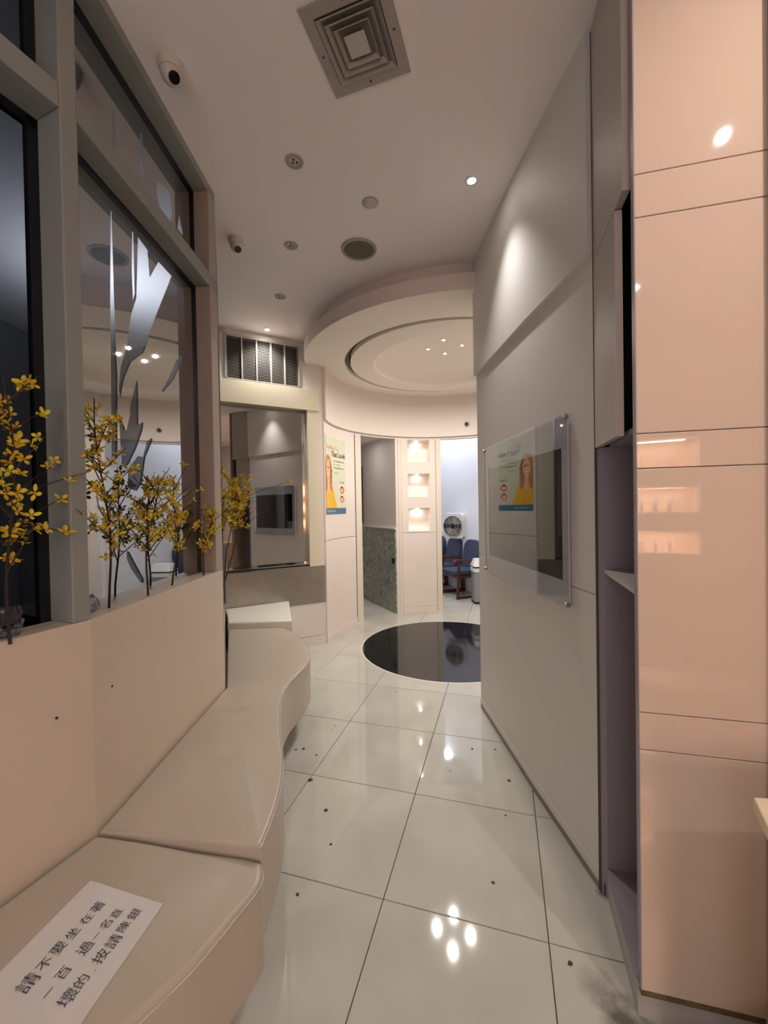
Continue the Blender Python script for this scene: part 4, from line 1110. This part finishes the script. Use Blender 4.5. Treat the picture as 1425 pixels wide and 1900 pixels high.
for k, (x, y, s) in enumerate(CR_):
    rnd = random.Random(k); b = MB(); n = 7; s *= .001
    prof = [(0, 0), (s, .0002), (s*.9, s*.35), (0, s*.6)]
    for i in range(n):
        a = 2*pi*i/n; jj = rnd.uniform(.6, 1.2)
        for r, z in prof: b.v.append((x+r*jj*cos(a)*1.2, y+r*jj*sin(a), z+.0005))
    for i in range(n):
        j = (i+1) % n
        for q in range(3): b.f.append((i*4+q, j*4+q, j*4+q+1, i*4+q+1)); b.mi.append(0)
    tag(b.build('crumb', m_crumb, None), CRL[k], 'dirt', 'dark crumbs on the floor')

# ------------------------------------------------------------------ reception side behind the camera (seen in the reflections)
wb = sroot('wall_back', (0, -2.6, 0))
NX0, NX1 = .45, 1.56
NB = [(1.0, 1.24), (1.44, 1.71), (1.90, 2.22)]
BY = -2.6
b = MB()
b.prism([(-2.6, BY), (-1.9, BY), (-1.9, BY-.1), (-2.6, BY-.1)], 0, CEIL); b.prism([(-.4, BY), (NX0, BY), (NX0, BY-.1), (-.4, BY-.1)], 0, CEIL)
b.prism([(-1.9, BY), (-.4, BY), (-.4, BY-.1), (-1.9, BY-.1)], 0, .85); b.prism([(-1.9, BY), (-.4, BY), (-.4, BY-.1), (-1.9, BY-.1)], 2.65, CEIL)
ws = struct(MB().prism([(-1.9, BY-.05), (-.4, BY-.05), (-.4, BY-.06), (-1.9, BY-.06)], .85, 2.65), 'added_fill_pane', emis('back_fill_glow', (.93, .92, 1), .6)); b.prism([(NX1, BY), (3.4, BY), (3.4, BY-.1), (NX1, BY-.1)], 0, CEIL)  # unseen glowing pane added behind the camera as fill for the ceiling
zc = [0]+[z for p_ in NB for z in p_]+[CEIL]
for i in range(0, len(zc), 2): b.prism([(NX0, BY), (NX1, BY), (NX1, BY-.1), (NX0, BY-.1)], zc[i], zc[i+1])
P(b, 'plaster', m_wall, wb)
for k, (z0, z1) in enumerate(NB):
    b = MB(); b.prism([(NX0, BY-.28), (NX1, BY-.28), (NX1, BY-.30), (NX0, BY-.30)], z0-.02, z1+.02)
    for xx in (NX0, NX1): b.prism([(xx-.01, BY-.1), (xx+.01, BY-.1), (xx+.01, BY-.3), (xx-.01, BY-.3)], z0-.02, z1+.02)
    b.prism([(NX0, BY-.02), (NX1, BY-.02), (NX1, BY-.3), (NX0, BY-.3)], z0-.02, z0); b.prism([(NX0, BY-.1), (NX1, BY-.1), (NX1, BY-.3), (NX0, BY-.3)], z1, z1+.02)
    P(b, 'niche_box', m_shelfglow, wb)
    area('light_shelf_%d' % k, ((NX0+NX1)/2, BY-.14, z1-.01), .9, 7, (1, .80, .64), ((NX0+NX1)/2, BY-.14, 0), 'RECTANGLE', size_y=.03)
    for q in range(5):
        rnd = random.Random(k*20+q); bx = NX0+.35+q*.13; hh = rnd.uniform(.09, .17); r = rnd.uniform(.018, .028)
        o = MB().lathe([(0, z0), (r, z0), (r, z0+hh*.7), (r*.4, z0+hh*.82), (r*.4, z0+hh), (0, z0+hh)], (bx, BY-.15, 0), 14).build('bottle', m_bottle, None, smooth=40)
        tag(o, '%s pale bottle on the %s lit shelf behind the camera' % (['first', 'second', 'third', 'fourth', 'fifth'][q], ['lowest', 'middle', 'top'][k]), 'bottle', 'bottles on the %s lit shelf' % ['lowest', 'middle', 'top'][k])
struct(MB().prism([(3.3, -2.6), (3.4, -2.6), (3.4, .7), (3.3, .7)], 0, CEIL), 'wall_reception', m_wall)
struct(MB().prism([(-1.95, -1.06), (-2.6, -2.6), (-2.7, -2.6), (-2.02, -.98)], 0, CEIL), 'wall_reception_left', m_wall)

for o in bpy.data.objects:
    for k in ('_p', '_rot'):
        if k in o: del o[k]
